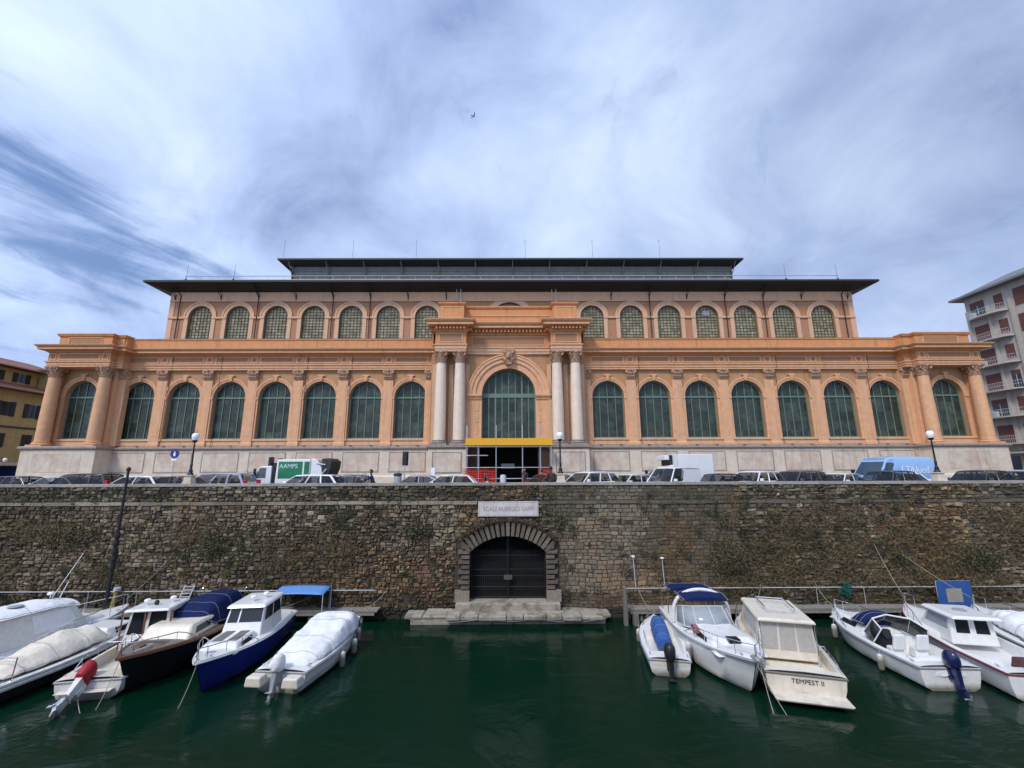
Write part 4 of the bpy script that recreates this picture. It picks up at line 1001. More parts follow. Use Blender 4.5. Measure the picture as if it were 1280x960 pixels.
# ================================================================ street furniture
def lamp(x,y,z0,lb,h=2.55):
    o=thing('street_lamp',lb,'street lamp',(x,y,z0),0,'globe lamps along the canal wall'); mm=Matrix()
    b=MB(); b.box(-.24,.24,-.24,.24,0,.1); b.frus(-.21,.21,-.21,.21,.1,-.19,.19,-.19,.19,.42); b.box(-.24,.24,-.24,.24,.42,.48); b.build('stone_pedestal',m_marble,o,bevel=.015)
    b=MB(); b.lathe([(.15,.48),(.15,.55),(.09,.62),(.11,.70),(.06,.8),(.055,1.0),(.075,1.04),(.05,1.08),(.035,h-.35),(.06,h-.32),(.05,h-.28),(.03,h-.26),(.03,h-.2),(.12,h-.12),(.14,h-.06)],0,0,n=14); b.build('post',m_iron,o,smooth=True)
    b=MB(); b.lathe([(.02,h-.08),(.13,h-.04),(.165,h+.06),(.19,h+.17),(.165,h+.28),(.10,h+.34),(.02,h+.37)],0,0,n=20); b.build('globe',m_lampg,o,smooth=True)
    b=MB(); b.lathe([(.03,h+.36),(.03,h+.40),(.01,h+.43)],0,0,n=8); b.build('finial',m_iron,o)
lamp(-17.55,24.35,1.02,'globe street lamp on the canal wall, leftmost of the three on the wall',2.42)
lamp(2.82,24.35,1.02,'globe street lamp on the canal wall right of the entrance scaffold',2.42)
lamp(23.75,24.35,1.02,'globe street lamp on the canal wall beside the light blue van',2.42)
lamp(-55.8,48.8,0.0,'small distant globe lamp at the left edge near the yellow house',2.95)
# round blue sign
o=thing('road_sign','round blue road sign with a white pictogram on a thin pole','road sign',(-24.75,32.5,0)); 
b=MB(); b.tube((0,0,0),(0,0,2.75),.03); b.build('pole',m_steel,o)
b=MB(); b.tube((0,-.03,3.0),(0,-.06,3.0),.32,n=28); b.build('disc',M('sign_blue',(.02,.03,.22),.4,0),o)
b=MB(); b.tube((0,-.065,3.13),(0,-.07,3.13),.055,n=12); b.frus(-.06,.06,-.07,-.062,2.83,-.09,.09,-.07,-.062,3.05); b.build('pictogram',m_lampg,o)
b=MB(); b.box(-.2,.2,-.05,-.03,2.5,2.64); b.build('small_plate',m_lampg,o)
# traffic light
o=thing('traffic_light','black traffic light on a slim grey pole seen from behind, left of the columns','traffic light',(-7.1,29.8,0))
b=MB(); b.tube((0,0,0),(0,0,2.2),.045); b.build('pole',m_steel,o)
b=MB(); b.box(-.15,.15,-.12,.12,2.1,2.95); b.box(-.2,.2,.10,.13,2.05,3.0); b.build('signal_box',m_blackp,o,bevel=.03)
b=MB()
for k in range(3): b.lathe([(.10,0),(.11,.12)],0,0,n=12) if False else b.tube((0,.13,2.25+k*.27),(0,.28,2.25+k*.27),.11,.12,n=12)
b.build('lens_hood',m_blackp,o)
o=thing('litter_bin','grey cylindrical litter bin with a dark cap on the quay pavement','bin',(-6.55,25.9,.13)); b=MB(); b.lathe([(.2,0),(.22,.05),(.22,1.25),(.2,1.28)],0,0,n=18); b.build('body',m_grey,o,smooth=True); b=MB(); b.lathe([(.25,1.28),(.26,1.34),(.2,1.42),(.05,1.44)],0,0,n=18); b.build('cap',m_blackp,o,smooth=True)
o=thing('notice_post','white notice sheet on a leaning grey post left of the entrance','sign post',(-5.25,30.2,0)); b=MB(); b.tube((0,0,0),(-.05,0,2.3),.035); b.build('post',m_wood,o); b=MB(); b.frus(-.22,.12,-.05,-.03,.9,-.1,.14,-.05,-.03,1.9); b.build('sheet',m_lampg,o)
b=MB(); b.lathe([(.09,WZ-.8),(.09,-3.9),(.075,-3.8),(.055,1.7),(.09,1.72),(.09,1.85),(.02,1.92)],-19.2,22.3,n=12)
o=thing('mooring_mast','tall black iron mast standing in the water between the left boats, taller than the wall','mast',(-19.2,22.3,WZ)); mm=Matrix.Translation((19.2,-22.3,-WZ)); b.build('pole',m_iron,o,smooth=True,M_=mm)
b=MB(); 
for k in range(5): b.lathe([(.085,-3.0+k*.36),(.125,-2.85+k*.36),(.09,-2.66+k*.36)],-19.2,22.3,n=10)
b.build('rope_coils',M('black_rope',(.02,.02,.018),.95,.3,9),o,M_=mm)
# ladders, ring, post on the wall foot
def ladder(x,lb,tilt=.35,col=m_zinc):
    o=thing('boarding_ladder',lb,'ladder',(x,23.2,-5.15)); b=MB()
    for s in (-.24,.24): b.box(s-.03,s+.03,-.02,.02,0,.02) ; b.tube((s,0,0),(s+tilt*.25,.55,1.15),.03)
    b.build('stile',col,o); b=MB()
    for k in range(8): f=k/8+.06; b.frus(-.22+tilt*.25*f,.22+tilt*.25*f,.55*f-.04,.55*f+.04,1.15*f,-.22+tilt*.25*f,.22+tilt*.25*f,.55*f-.04,.55*f+.04,1.15*f+.03)
    b.build('rung',col,o)
ladder(-26.4,'pale grey gangplank ladder leaning on the wall at the far left'); ladder(-16.4,'grey slatted gangplank leaning on the wall behind the dark wooden boat')
o=thing('wall_post','short yellow mooring post with a pale cap at the wall foot','post',(-20.0,23.6,-5.15)); b=MB(); b.tube((0,0,0),(.12,0,.95),.1,.08,n=10); b.build('post',M('yellow_paint_old',(.35,.27,.05),.8,.3,5),o); b=MB(); b.tube((.12,0,.95),(.13,0,1.08),.15,n=10); b.build('cap',m_zinc,o)
b=MB(); n=24; rows=[]
for i in range(n): 
    a=2*PI*i/n; rows.append([(math.cos(a)*(.24+.07*math.cos(c)),.07*math.sin(c),math.sin(a)*(.24+.07*math.cos(c))) for c in [2*PI*k/10 for k in range(10)]])
rows.append(rows[0]); b.grid(rows,close=True); o=b.build('tyre_fender',m_rubber,smooth=True); o.location=(-14.6,23.85,-4.45); tag(o,'old tyre hanging on the wall pipe above the navy canopy','tyre')
for x,hh,lb in ((6.45,1.5,'thin white rod standing on the wall pipe, nearer the gate'),(7.95,1.42,'thin white rod standing on the wall pipe, nearer the navy bimini')):
    o=thing('marker_rod',lb,'rod',(x,23.75,-4.28)); b=MB(); b.tube((0,0,0),(-.05,0,hh),.02); b.build('rod',m_zinc,o); b=MB(); b.lathe([(.06,hh),(.10,hh+.03),(.10,hh+.07),(.02,hh+.1)],-.05,0,n=10); b.build('cap',m_lampg,o)
o=thing('timber_fender','dark timber fender post standing in the water right of the landing','post',(5.75,22.9,WZ)); b=MB(); b.frus(-.2,.0,-.15,.15,-.8,-.18,-.03,-.12,.12,1.75); b.frus(.25,.55,-.2,.2,-.8,.27,.5,-.17,.15,.55); b.build('timber',m_teakg,o,bevel=.02)
for x,c_,lb in ((17.2,(.01,.10,.07),'small bundle of green net hung on the wall pipe'),):
    b=MB(); random.seed(4); tuft(b,0,0,.3,.35,260,[c_],.08,.2,y=23.78); o=b.build('fishing_net',m_leaf); o.location=(x,0,-4.35); tag(o,lb,'net')
# gull
o=thing('gull','white gull with grey wings gliding in the cloudy sky','bird',(-4.3,45,44.0),R(30)); o.scale=(.55,.55,.55); b=MB()
b.grid([[(x,r*math.cos(a),r*math.sin(a)*.9) for a in [2*PI*k/8 for k in range(8)]] for x,r in ((-.42,.02),(-.3,.06),(-.1,.12),(.12,.12),(.26,.07),(.32,.075),(.38,.05),(.46,.01))],close=True,cap=True)
for s in (-1,1):
    P=[(0.08,.0),(.12,.35),(.0,.7),(-.22,1.05)]; 
    rows=[[(x+.14-.03*k,s*y,.05+.22*math.sin(y*2.2)),(x+.02,s*y,.08+.22*math.sin(y*2.2)),(x-.14+.03*k,s*y,.05+.22*math.sin(y*2.2)),(x,s*y,.04+.22*math.sin(y*2.2))] for k,(x,y) in enumerate(P)]; b.grid(rows,close=True,cap=True)
b.frus(-.62,-.36,-.1,.1,-.01,-.6,-.36,-.08,.08,.015)
b.build('body',M('gull_grey',(.16,.16,.17),.8,0),o,smooth=True)
# ================================================================ cars
def car(kind,x,y,head,color,lb,name='parked_car',cat='car',group='cars parked along the canal',sc=1.0,glass=None):
    K={ #  L    W    H    belt wb   rf   rr   rb  tail-height
     'hatch':(4.0,1.72,1.41,.90, 1.05,.30,-1.35,-1.85,.95),
     'suv':(4.4,1.82,1.55,.99,1.15,.45,-1.65,-2.08,1.02),
     'sedan':(4.5,1.76,1.38,.89,1.10,.35,-.95,-1.65,.98),
     'wagon':(4.6,1.78,1.44,.92,1.10,.35,-1.75,-2.18,.98),
     'mpv':(4.3,1.76,1.55,.95,1.45,.55,-1.65,-2.02,1.0),
     'smallvan':(4.3,1.80,1.80,1.0,1.35,.65,-2.0,-2.12,1.0)}[kind]
    Lc,Wc,H,belt,wb,rf,rr,rb,_=K
    col=color if isinstance(color,bpy.types.Material) else M('car_paint',color,.28,.03,1,coat=.6)
    o=thing(name,lb,cat,(x,y,.02),head,group)
    hl=Lc/2; w=Wc/2
    b=MB(); rows=[]
    st=[(-hl,.55,.85,.86),(-hl+.04,.35,belt-.02,.92),(-hl+.2,.24,belt,.97),(rb,.2,belt+.01,1),(-.9,.2,belt,1),(0,.2,belt-.01,1),(wb,.2,belt-.03,.99),(wb+.25,.2,belt-.06,.97),(hl-.45,.22,belt-.17,.95),(hl-.12,.26,belt-.27,.88),(hl,.38,.62,.80)]
    for x_,zb,zt,ws in st:
        ww=w*ws
        rows.append([(x_,-ww*.9,zb),(x_,-ww,zb+.12),(x_,-ww,(zb+zt)/2),(x_,-ww*.985,zt-.09),(x_,-ww*.9,zt),(x_,-ww*.45,zt+.02),(x_,0,zt+.03),(x_,ww*.45,zt+.02),(x_,ww*.9,zt),(x_,ww*.985,zt-.09),(x_,ww,(zb+zt)/2),(x_,ww,zb+.12),(x_,ww*.9,zb)])
    b.grid(rows,close=True,cap=True)
    b.build('body',col,o,smooth=True)
    # greenhouse
    z0=belt-.04; z1=H-.05; g=w*.93; gt=w*.74
    c=dict(fl=(wb,g,z0),fr=(wb,-g,z0),rl=(rb,g,z0),rr=(rb,-g,z0),FL=(rf,gt,z1),FR=(rf,-gt,z1),RL=(rr,gt,z1),RR=(rr,-gt,z1))
    b=MB(); fz=H-.045
    b.grid([[(x_,-y_*k,z_),(x_,-y_*k*.8,z_+.03*q),(x_,-y_*k*.35,z_+.05*q),(x_,y_*k*.35,z_+.05*q),(x_,y_*k*.8,z_+.03*q),(x_,y_*k,z_)] for x_,y_,k,z_,q in ((rf+.03,gt,.92,z1-.015,.3),(rf-.06,gt,1,z1+.0,.8),(rf-.5,gt,1.03,z1+.015,1),((rf+rr)/2,gt,1.05,z1+.02,1),(rr+.4,gt,1.03,z1+.01,1),(rr+.06,gt,1,z1-.0,.8),(rr-.05,gt,.92,z1-.02,.3))])
    rf_=b.build('roof',col,o,smooth=True); sm=rf_.modifiers.new('s','SOLIDIFY'); sm.thickness=.05; sm.offset=0
    b=MB()
    def strip(p,q,w_,t_=.03):
        p,q=Vector(p),Vector(q); i=len(b.v)
        for v in (p,q): b.v+=[(v.x-w_,v.y-t_,v.z),(v.x+w_,v.y-t_,v.z),(v.x+w_,v.y+t_,v.z),(v.x-w_,v.y+t_,v.z)]
        for f in ((3,2,1,0),(4,5,6,7),(0,1,5,4),(1,2,6,5),(2,3,7,6),(3,0,4,7)): b.f.append(tuple(i+k for k in f)); b.c.append(None)
    n=3 if kind in('wagon','mpv','suv') else 2
    fr_=[.42,.72] if n==3 else [.5]
    if kind=='smallvan': fr_=[.36]
    for s_ in (-1,1):
        strip((wb,s_*g,z0),(rf,s_*gt,z1),.035); strip((rb,s_*g,z0),(rr,s_*gt,z1),.07 if kind!='smallvan' else .05)
        for f_ in fr_: strip((wb+(rb-wb)*f_,s_*g,z0),(rf+(rr-rf)*f_,s_*gt,z1),.03 if f_<.6 else .045)
        b.tube((rf,s_*gt*.99,z1),(rr,s_*gt*.99,z1),.028,n=6)
    if kind=='smallvan':
        for s_ in (-1,1): b.quad((wb+(rb-wb)*.37,s_*g,z0),(rb,s_*g,z0),(rr,s_*gt,z1),(rf+(rr-rf)*.37,s_*gt,z1))
    b.build('pillars',col,o,bevel=.01)
    b=MB()
    for s_ in (-.36,.36):
        b.frus(.0,.14,s_-.2,s_+.2,.6,-.12,-.02,s_-.17,s_+.17,1.12); b.box(-.14,-.05,s_-.1,s_+.1,1.14,1.30)
    b.frus(-1.0,-.85,-.6,.6,.6,-1.12,-1.0,-.55,.55,1.08)
    for y_ in (-.38,.38): b.box(-1.14,-1.06,y_-.1,y_+.1,1.10,1.22)
    b.box(wb-.35,wb-.05,-.65,.65,belt-.12,belt+.02); b.build('seats',m_blackp,o)
    gm_=glass or m_cglass
    def pane(nm,cs,u0,u1,v0,v1):
        q=MB(); q.face(cs,u0,u1,v0,v1,.008); return q.build(nm,gm_,o)
    pane('windscreen',(c['fl'],c['fr'],c['FR'],c['FL']) if False else (c['fr'],c['fl'],c['FL'],c['FR']),.035,.965,.06,.95)
    pane('rear_window',(c['rl'],c['rr'],c['RR'],c['RL']),.1,.9,.25,.9)
    ed=[.04,.40,.72,.97] if n==3 else [.04,.5,.95]
    if kind=='smallvan': ed=[.06,.36]
    for a,b_ in zip(ed,ed[1:]):
        pane('side_window',(c['rr'],c['fr'],c['FR'],c['RR']),1-b_+.012,1-a-.012,.14,.9)
        pane('side_window',(c['fl'],c['rl'],c['RL'],c['FL']),a+.012,b_-.012,.14,.9)
    for s in (-1,1):
        q=MB(); q.frus(wb-.42,wb-.25,*sorted((s*(g+.0),s*(g+.20))),belt-.0,wb-.40,wb-.27,*sorted((s*(g+.02),s*(g+.19))),belt+.15); q.build('door_mirror',col,o,bevel=.02)
        q=MB(); q.frus(hl-.35,hl-.1,*sorted((s*w*.55,s*w*.86)),.6,hl-.5,hl-.2,*sorted((s*w*.58,s*w*.88)),belt-.22); q.build('headlight',m_head,o,bevel=.02)
        q=MB(); q.box(-hl-.01,-hl+.16,*sorted((s*w*.68,s*w*.93)),.68,belt-.03 if kind!='mpv' else 1.18); q.build('tail_light',m_tail,o,bevel=.02)
        for xw in (hl-.82,-hl+.78):
            q=MB(); q.tube((xw,s*(w-.2),.31),(xw,s*(w+.012),.31),.31,n=24); wt=q.build('wheel',m_rubber,o,bevel=.02)
            q=MB(); q.tube((xw,s*(w-.05),.31),(xw,s*(w+.022),.31),.2,.18,n=16); q.build('rim',m_steel,wt)
    q=MB(); q.box(hl-.02,hl+.012,-.26,.26,.4,.52); q.build('number_plate',m_plate,o)
    q=MB(); q.box(hl-.10,hl-.002,-w*.5,w*.5,.52,.66); q.build('grille',m_blackp,o)
    q=MB(); q.tube((rr+.25,0,H-.01),(rr-.05,0,H+.16),.006,n=5); q.build('aerial',m_blackp,o)
    if sc!=1: o.scale=(sc,sc,sc)
    return o
D=math.radians
Wt=(.72,.73,.74)
def xs(px,y=27,z=1.3):
    u=(px-640); yy=y; dep=yy*math.cos(D(11.5))+(z-1.6)*math.sin(D(11.5)); x=u*dep/540; return x+yy*math.tan(D(.35))
car('hatch',-30.6,27.2,D(180),(.045,.05,.055),'dark grey hatchback with a red tail light, at the left edge of the photo')
car('sedan',-27.9,27.6,D(180),(.40,.46,.54),'pale silver blue saloon between the dark hatchback and the black estate',glass=m_cpale)
car('mpv',xs(111)-.15,27.0,D(180),(.018,.018,.024),'black estate car with a long roof near the left end of the wall')
car('hatch',xs(164)+.1,27.4,D(180),Wt,'white hatchback right behind the black mast')
car('sedan',xs(210),27.6,D(180),(.10,.025,.03),'dark maroon saloon left of the leftmost wall lamp')
car('mpv',xs(273)+.1,26.9,D(180),(.30,.33,.50),'lilac silver people carrier right of the leftmost wall lamp')
car('wagon',xs(383),27.0,D(180),Wt,'white estate car in front of the green refuse truck')
car('hatch',xs(424),27.6,D(180),(.03,.06,.20),'blue hatchback just right of the refuse truck')
car('sedan',xs(516),28.0,D(180),(.30,.33,.37),'grey saloon behind the grey litter bin')
car('hatch',xs(558),27.0,D(180),(.68,.70,.68),'white hatchback left of the red netting')
car('hatch',xs(682),27.4,D(212),(.16,.035,.03),'dark red hatchback between the scaffold and the middle lamp')
car('suv',xs(735),27.2,D(213),Wt,'white crossover car just right of the middle lamp')
car('hatch',xs(787),27.6,D(213),(.60,.62,.58),'off white hatchback between the white crossover and the small white van')
car('smallvan',xs(840),27.0,D(215),Wt,'small white delivery van in front of the refrigerated truck','parked_van','van')
car('hatch',xs(898),27.2,D(208),(.03,.03,.032),'black hatchback behind the rear of the refrigerated truck')
car('suv',xs(948),27.5,D(212),Wt,'white car with a dark roof aerial, alone between two gaps')
car('suv',xs(1000),27.4,D(203),(.06,.065,.075),'dark grey car left of the silver saloon on the right')
car('suv',xs(1027)+.2,29.6,D(198),(.30,.31,.32),'silver car parked behind the dark grey car on the right')
car('hatch',xs(1051),27.3,D(210),(.62,.63,.58),'white hatchback just left of the light blue van')
car('suv',xs(1107),26.9,D(204),(.04,.042,.046),'dark grey car in front of the light blue van')
car('hatch',xs(1158),28.3,D(250),Wt,'small white hatchback at the foot of the right lamp')
car('suv',xs(1220),26.8,D(200),(.03,.036,.034),'big dark green car standing alone right of the right lamp')
car('hatch',xs(1250),28.6,D(202),(.64,.65,.64),'white hatchback behind the last two cars on the right')
car('suv',xs(1276),27.0,D(203),(.36,.39,.43),'silver car cut off by the right edge of the photo')
# ---- white refrigerated box truck (front to the left)
def wheels(o,xsx,w,r=.38,zc=None):
    for xw in xsx:
        for s in (-1,1):
            q=MB(); q.tube((xw,s*(w-.26),r),(xw,s*w,r),r,n=24); wt=q.build('wheel',m_rubber,o,bevel=.02); q=MB(); q.tube((xw,s*(w-.05),r),(xw,s*(w+.02),r),r*.6,r*.5,n=16); q.build('rim',m_steel,wt)
def vancab(o,col,xb,xn,w,H,belt,zbot=.35,gl=m_cglass,wsx=1.0):
    # cab from xb (rear) to xn (nose), facing +x
    b=MB(); W1=w; wsb=xn-.55; wst=wsb-wsx
    prof=[(xb,zbot),(xn-.05,zbot),(xn,zbot+.25),(xn-.03,belt-.25),(xn-.25,belt-.08),(wsb,belt),(wst,H-.12),(wst-.3,H),(xb,H)]
    rows=[]
    for yy,k in ((-W1,.0),(-W1*.96,1),(W1*.96,1),(W1,.0)): rows.append([(x_,yy,z_) for x_,z_ in prof])
    def hw(z_): return W1*(1-.13*max(0,(z_-belt)/(H-belt)))
    rows=[[(x_,s*hw(z_),z_) for x_,z_ in prof] for s in (-1,-.5,.5,1)]
    b.grid(rows,close=True,cap=True); b.build('cab',col,o,bevel=.04)
    a=hw(belt)*.92; c_=hw(H-.12)*.9
    q=MB(); q.face(((wsb,-a,belt),(wsb,a,belt),(wst,c_,H-.12),(wst,-c_,H-.12)),.02,.98,.05,.92,.012); q.build('windscreen',gl,o)
    for s in (-1,1):
        f=[(xb+.15 if xb+.15>wst-.9 else wst-.9,s*hw(belt),belt+.02),(wsb-.12,s*hw(belt),belt+.02),(wst+.05,s*hw(H-.2),H-.22),(xb+.15 if xb+.15>wst-.9 else wst-.9,s*hw(H-.2),H-.22)]
        if s>0: f=[f[1],f[0],f[3],f[2]]
        q=MB(); q.face(f,.02,.98,.02,.95,.012); q.build('side_window',gl,o)
        q=MB(); q.box(wsb-.35,wsb-.2,*sorted((s*(w+.02),s*(w+.22))),belt+.05,belt+.42); q.build('door_mirror',m_blackp,o,bevel=.02)
        q=MB(); q.frus(xn-.2,xn+.01,*sorted((s*w*.55,s*w*.9)),zbot+.3,xn-.3,xn-.05,*sorted((s*w*.6,s*w*.92)),belt-.3); q.build('headlight',m_head,o,bevel=.02)
    q=MB(); q.box(xn-.02,xn+.02,-w*.5,w*.5,zbot+.2,zbot+.5); q.build('grille',m_blackp,o)
m_wp=M('white_truck_paint',(.74,.75,.75),.35,.05,1)
o=thing('box_truck','white refrigerated box truck with a cooling unit above the cab','truck',(11.4,30.2,0),D(188))
vancab(o,m_wp,.55,2.45,.95,2.02,1.25)
b=MB(); b.box(-2.25,.45,-1.02,1.02,.75,2.72); b.build('cargo_box',m_wp,o,bevel=.03)
b=MB(); b.box(-2.27,-2.25,-1.0,1.0,.77,2.7); 
for x_ in (-2.2,.4): b.box(x_-.03,x_+.03,-1.035,1.035,.75,2.73)
b.build('box_edge_trim',m_zinc,o)
b=MB(); b.box(.47,.72,-.55,.55,2.0,2.68); b.build('cooling_grille',m_blackp,o); b=MB(); b.box(.72,1.05,-.6,.6,2.35,2.66); b.build('cooling_unit',m_wp,o,bevel=.04)
b=MB(); b.box(-2.2,2.0,-.4,.4,.45,.72); b.build('chassis',m_blackp,o); wheels(o,(1.55,-1.4),1.0)
# ---- light blue van
m_lb=M('light_blue_paint',(.27,.44,.70),.35,.05,1,coat=.3)
o=thing('delivery_van','light blue delivery van with white lettering on its side','van',(25.35,29.2,0),D(190))
vancab(o,m_lb,.6,2.55,.98,2.36,1.25,wsx=.75)
b=MB(); prof=[(-.98,.4),(-1.0,1.2),(-.97,1.7),(-.86,2.30),(-.7,2.48),(0,2.52),(.7,2.48),(.86,2.30),(.97,1.7),(1.0,1.2),(.98,.4)]
b.grid([[(x_,y_*k,.4+(z_-.4)*kz) for y_,z_ in prof] for x_,k,kz in ((-2.5,.94,.95),(-2.44,1,.99),(-1,1,1),(.4,1,1),(.75,.99,.985),(1.2,.96,.955))],close=True,cap=True); bd_=b.build('cargo_body',m_lb,o,smooth=True)
text('lettering','f Tiblued',.62,m_lampg,Matrix.Translation((-.75,1.0,1.62))@Matrix.Rotation(PI,4,'Z')@FRONT,o)
b=MB(); b.box(-2.5,-2.42,.80,.99,1.3,1.9); b.build('tail_light',m_tail,o)
b=MB(); b.box(2.52,2.56,-.26,.26,.5,.62); b.build('number_plate',m_plate,o); wheels(o,(1.7,-1.6),1.0,.34)
# ---- refuse truck
m_gr=M('truck_green_panel',(.015,.20,.085),.4,.25,.7,col2=(.01,.10,.07),mixpos=.5)
o=thing('refuse_truck','white refuse truck with a green side panel and a raised dark rear hopper','truck',(-14.75,30.3,0),D(180)); o.scale=(.94,.94,.96)
b=MB(); prof=[(1.15,.5),(2.35,.5),(2.42,1.0),(2.36,1.35),(2.02,2.05),(1.85,2.12),(1.15,2.14)]
b.grid([[(x_,s,z_) for x_,z_ in prof] for s in (-1.0,-.5,.5,1.0)],close=True,cap=True); b.build('cab',m_wp,o,bevel=.04)
q=MB(); q.face(((2.37,-.95,1.3),(2.37,.95,1.3),(2.03,.95,2.03),(2.03,-.95,2.03)),.03,.97,.03,.97,.012); q.build('windscreen',m_cglass,o)
for s in (-1,1):
    q=MB(); f=[(1.5,s,1.3),(2.28,s,1.3),(1.98,s,2.02),(1.5,s,2.02)]; f=f if s<0 else [f[1],f[0],f[3],f[2]]; q.face(f,0.03,.97,.02,.98,.012); q.build('side_window',m_cglass,o)
    q=MB(); q.box(2.2,2.3,*sorted((s*1.02,s*1.2)),1.45,1.95); q.build('door_mirror',m_blackp,o)
b=MB(); b.box(1.30,1.52,.45,.85,2.1,2.75); b.box(1.35,1.55,-.85,-.45,2.1,2.7); b.build('exhaust_stack',m_blackp,o,bevel=.02)
b=MB(); b.box(.9,1.1,-.95,.95,.8,2.35); b.build('bulkhead',m_blackp,o)
b=MB(); b.frus(-1.55,.85,-1.02,1.02,.85,-1.55,.8,-1.0,1.0,2.58); b.build('hopper_body',m_wp,o,bevel=.03)
q=MB(); q.box(-1.02,.66,1.0,1.03,1.28,2.42); sp=q.build('side_panel',m_gr,o); text('lettering','AAMPS',.42,M('panel_lettering',(.55,.75,.70),.5,0),Matrix.Translation((-.05,1.035,2.10))@Matrix.Rotation(PI,4,'Z')@FRONT,sp)
q=MB(); q.box(-1.50,-1.15,1.0,1.03,1.4,2.42); q.build('side_panel',m_gr,o)
b=MB()
pr=[(-1.6,.9),(-1.6,2.62),(-2.0,2.58),(-2.35,2.0),(-2.45,1.2),(-2.2,.75)]; b.grid([[(x_,s,z_) for x_,z_ in pr] for s in (-.98,-.4,.4,.98)],close=True,cap=True); b.build('rear_loader',m_wp,o,bevel=.03)
b=MB(); pr=[(-2.42,1.3),(-2.3,2.62),(-2.75,2.66),(-3.02,2.45),(-2.98,2.0),(-2.8,1.5)]; b.grid([[(x_,s,z_) for x_,z_ in pr] for s in (-.9,-.3,.3,.9)],close=True,cap=True); b.build('raised_hopper',M('dirty_dark_steel',(.035,.034,.026),.7,.4,4),o,bevel=.03)
b=MB(); b.tube((-2.0,1.0,2.3),(-2.6,.95,2.2),.05); b.tube((-2.1,1.0,1.2),(-2.7,.95,1.9),.05); b.build('hydraulic_arm',m_zinc,o)
b=MB(); b.box(-2.2,2.1,-.4,.4,.5,.8); b.build('chassis',m_blackp,o); wheels(o,(1.75,-.9,-1.75),1.02,.45)
# ---- scooters and people on the quay pavement
def scooter(x,y,head,col,lb):
    o=thing('parked_scooter',lb,'scooter',(x,y,.13),head,'scooters on the quay pavement')
    b=MB(); b.grid([[(x_,s*w,z_) for s,z_ in ((-1,zb),(-1,zt),(-.4,zt+.03),(.4,zt+.03),(1,zt),(1,zb))] for x_,w,zb,zt in ((-.75,.05,.5,.75),(-.5,.16,.38,.78),(-.1,.16,.3,.72),(.05,.15,.2,.32),(.3,.15,.2,.32))],close=True,cap=True)
    b.frus(.28,.5,-.18,.18,.2,.38,.48,-.2,.2,.95); b.build('body',M('scooter_paint',col,.3,.03,coat=.5),o,smooth=True,bevel=.01)
    b=MB(); b.box(-.65,.0,-.13,.13,.76,.84); b.build('seat',m_blackp,o,bevel=.03)
    b=MB(); b.tube((.42,0,.9),(.38,0,1.05),.04); b.tube((.36,-.32,1.08),(.36,.32,1.08),.02); b.tube((.36,-.3,1.05),(.28,-.36,1.25),.01); b.tube((.36,.3,1.05),(.28,.36,1.25),.01); b.box(.27,.3,-.42,-.32,1.23,1.31); b.box(.27,.3,.32,.42,1.23,1.31); b.build('handlebar',m_blackp,o)
    b=MB(); b.face(((.46,-.2,.98),(.46,.2,.98),(.36,.17,1.4),(.36,-.17,1.4)),0,1,0,1,.004); b.build('windshield',m_wgl,o)
    for xw in (.62,-.55):
        q=MB(); q.tube((xw,-.05,.24),(xw,.05,.24),.24,n=20); q.build('wheel',m_rubber,o,bevel=.02)
    b=MB(); b.frus(.45,.8,-.07,.07,.42,.5,.75,-.05,.05,.5); b.tube((.62,.0,.3),(.42,0,.9),.025); b.build('front_fork',m_blackp,o)
    return o
scooter(-1.75,25.5,D(20),(.70,.70,.69),'white scooter with a windshield in front of the red netting')
scooter(-1.0,25.6,D(160),(.25,.02,.02),'dark red scooter beside the white scooter')
scooter(-7.9,25.5,D(190),(.05,.05,.055),'dark scooter ridden by a person in navy at the wall')
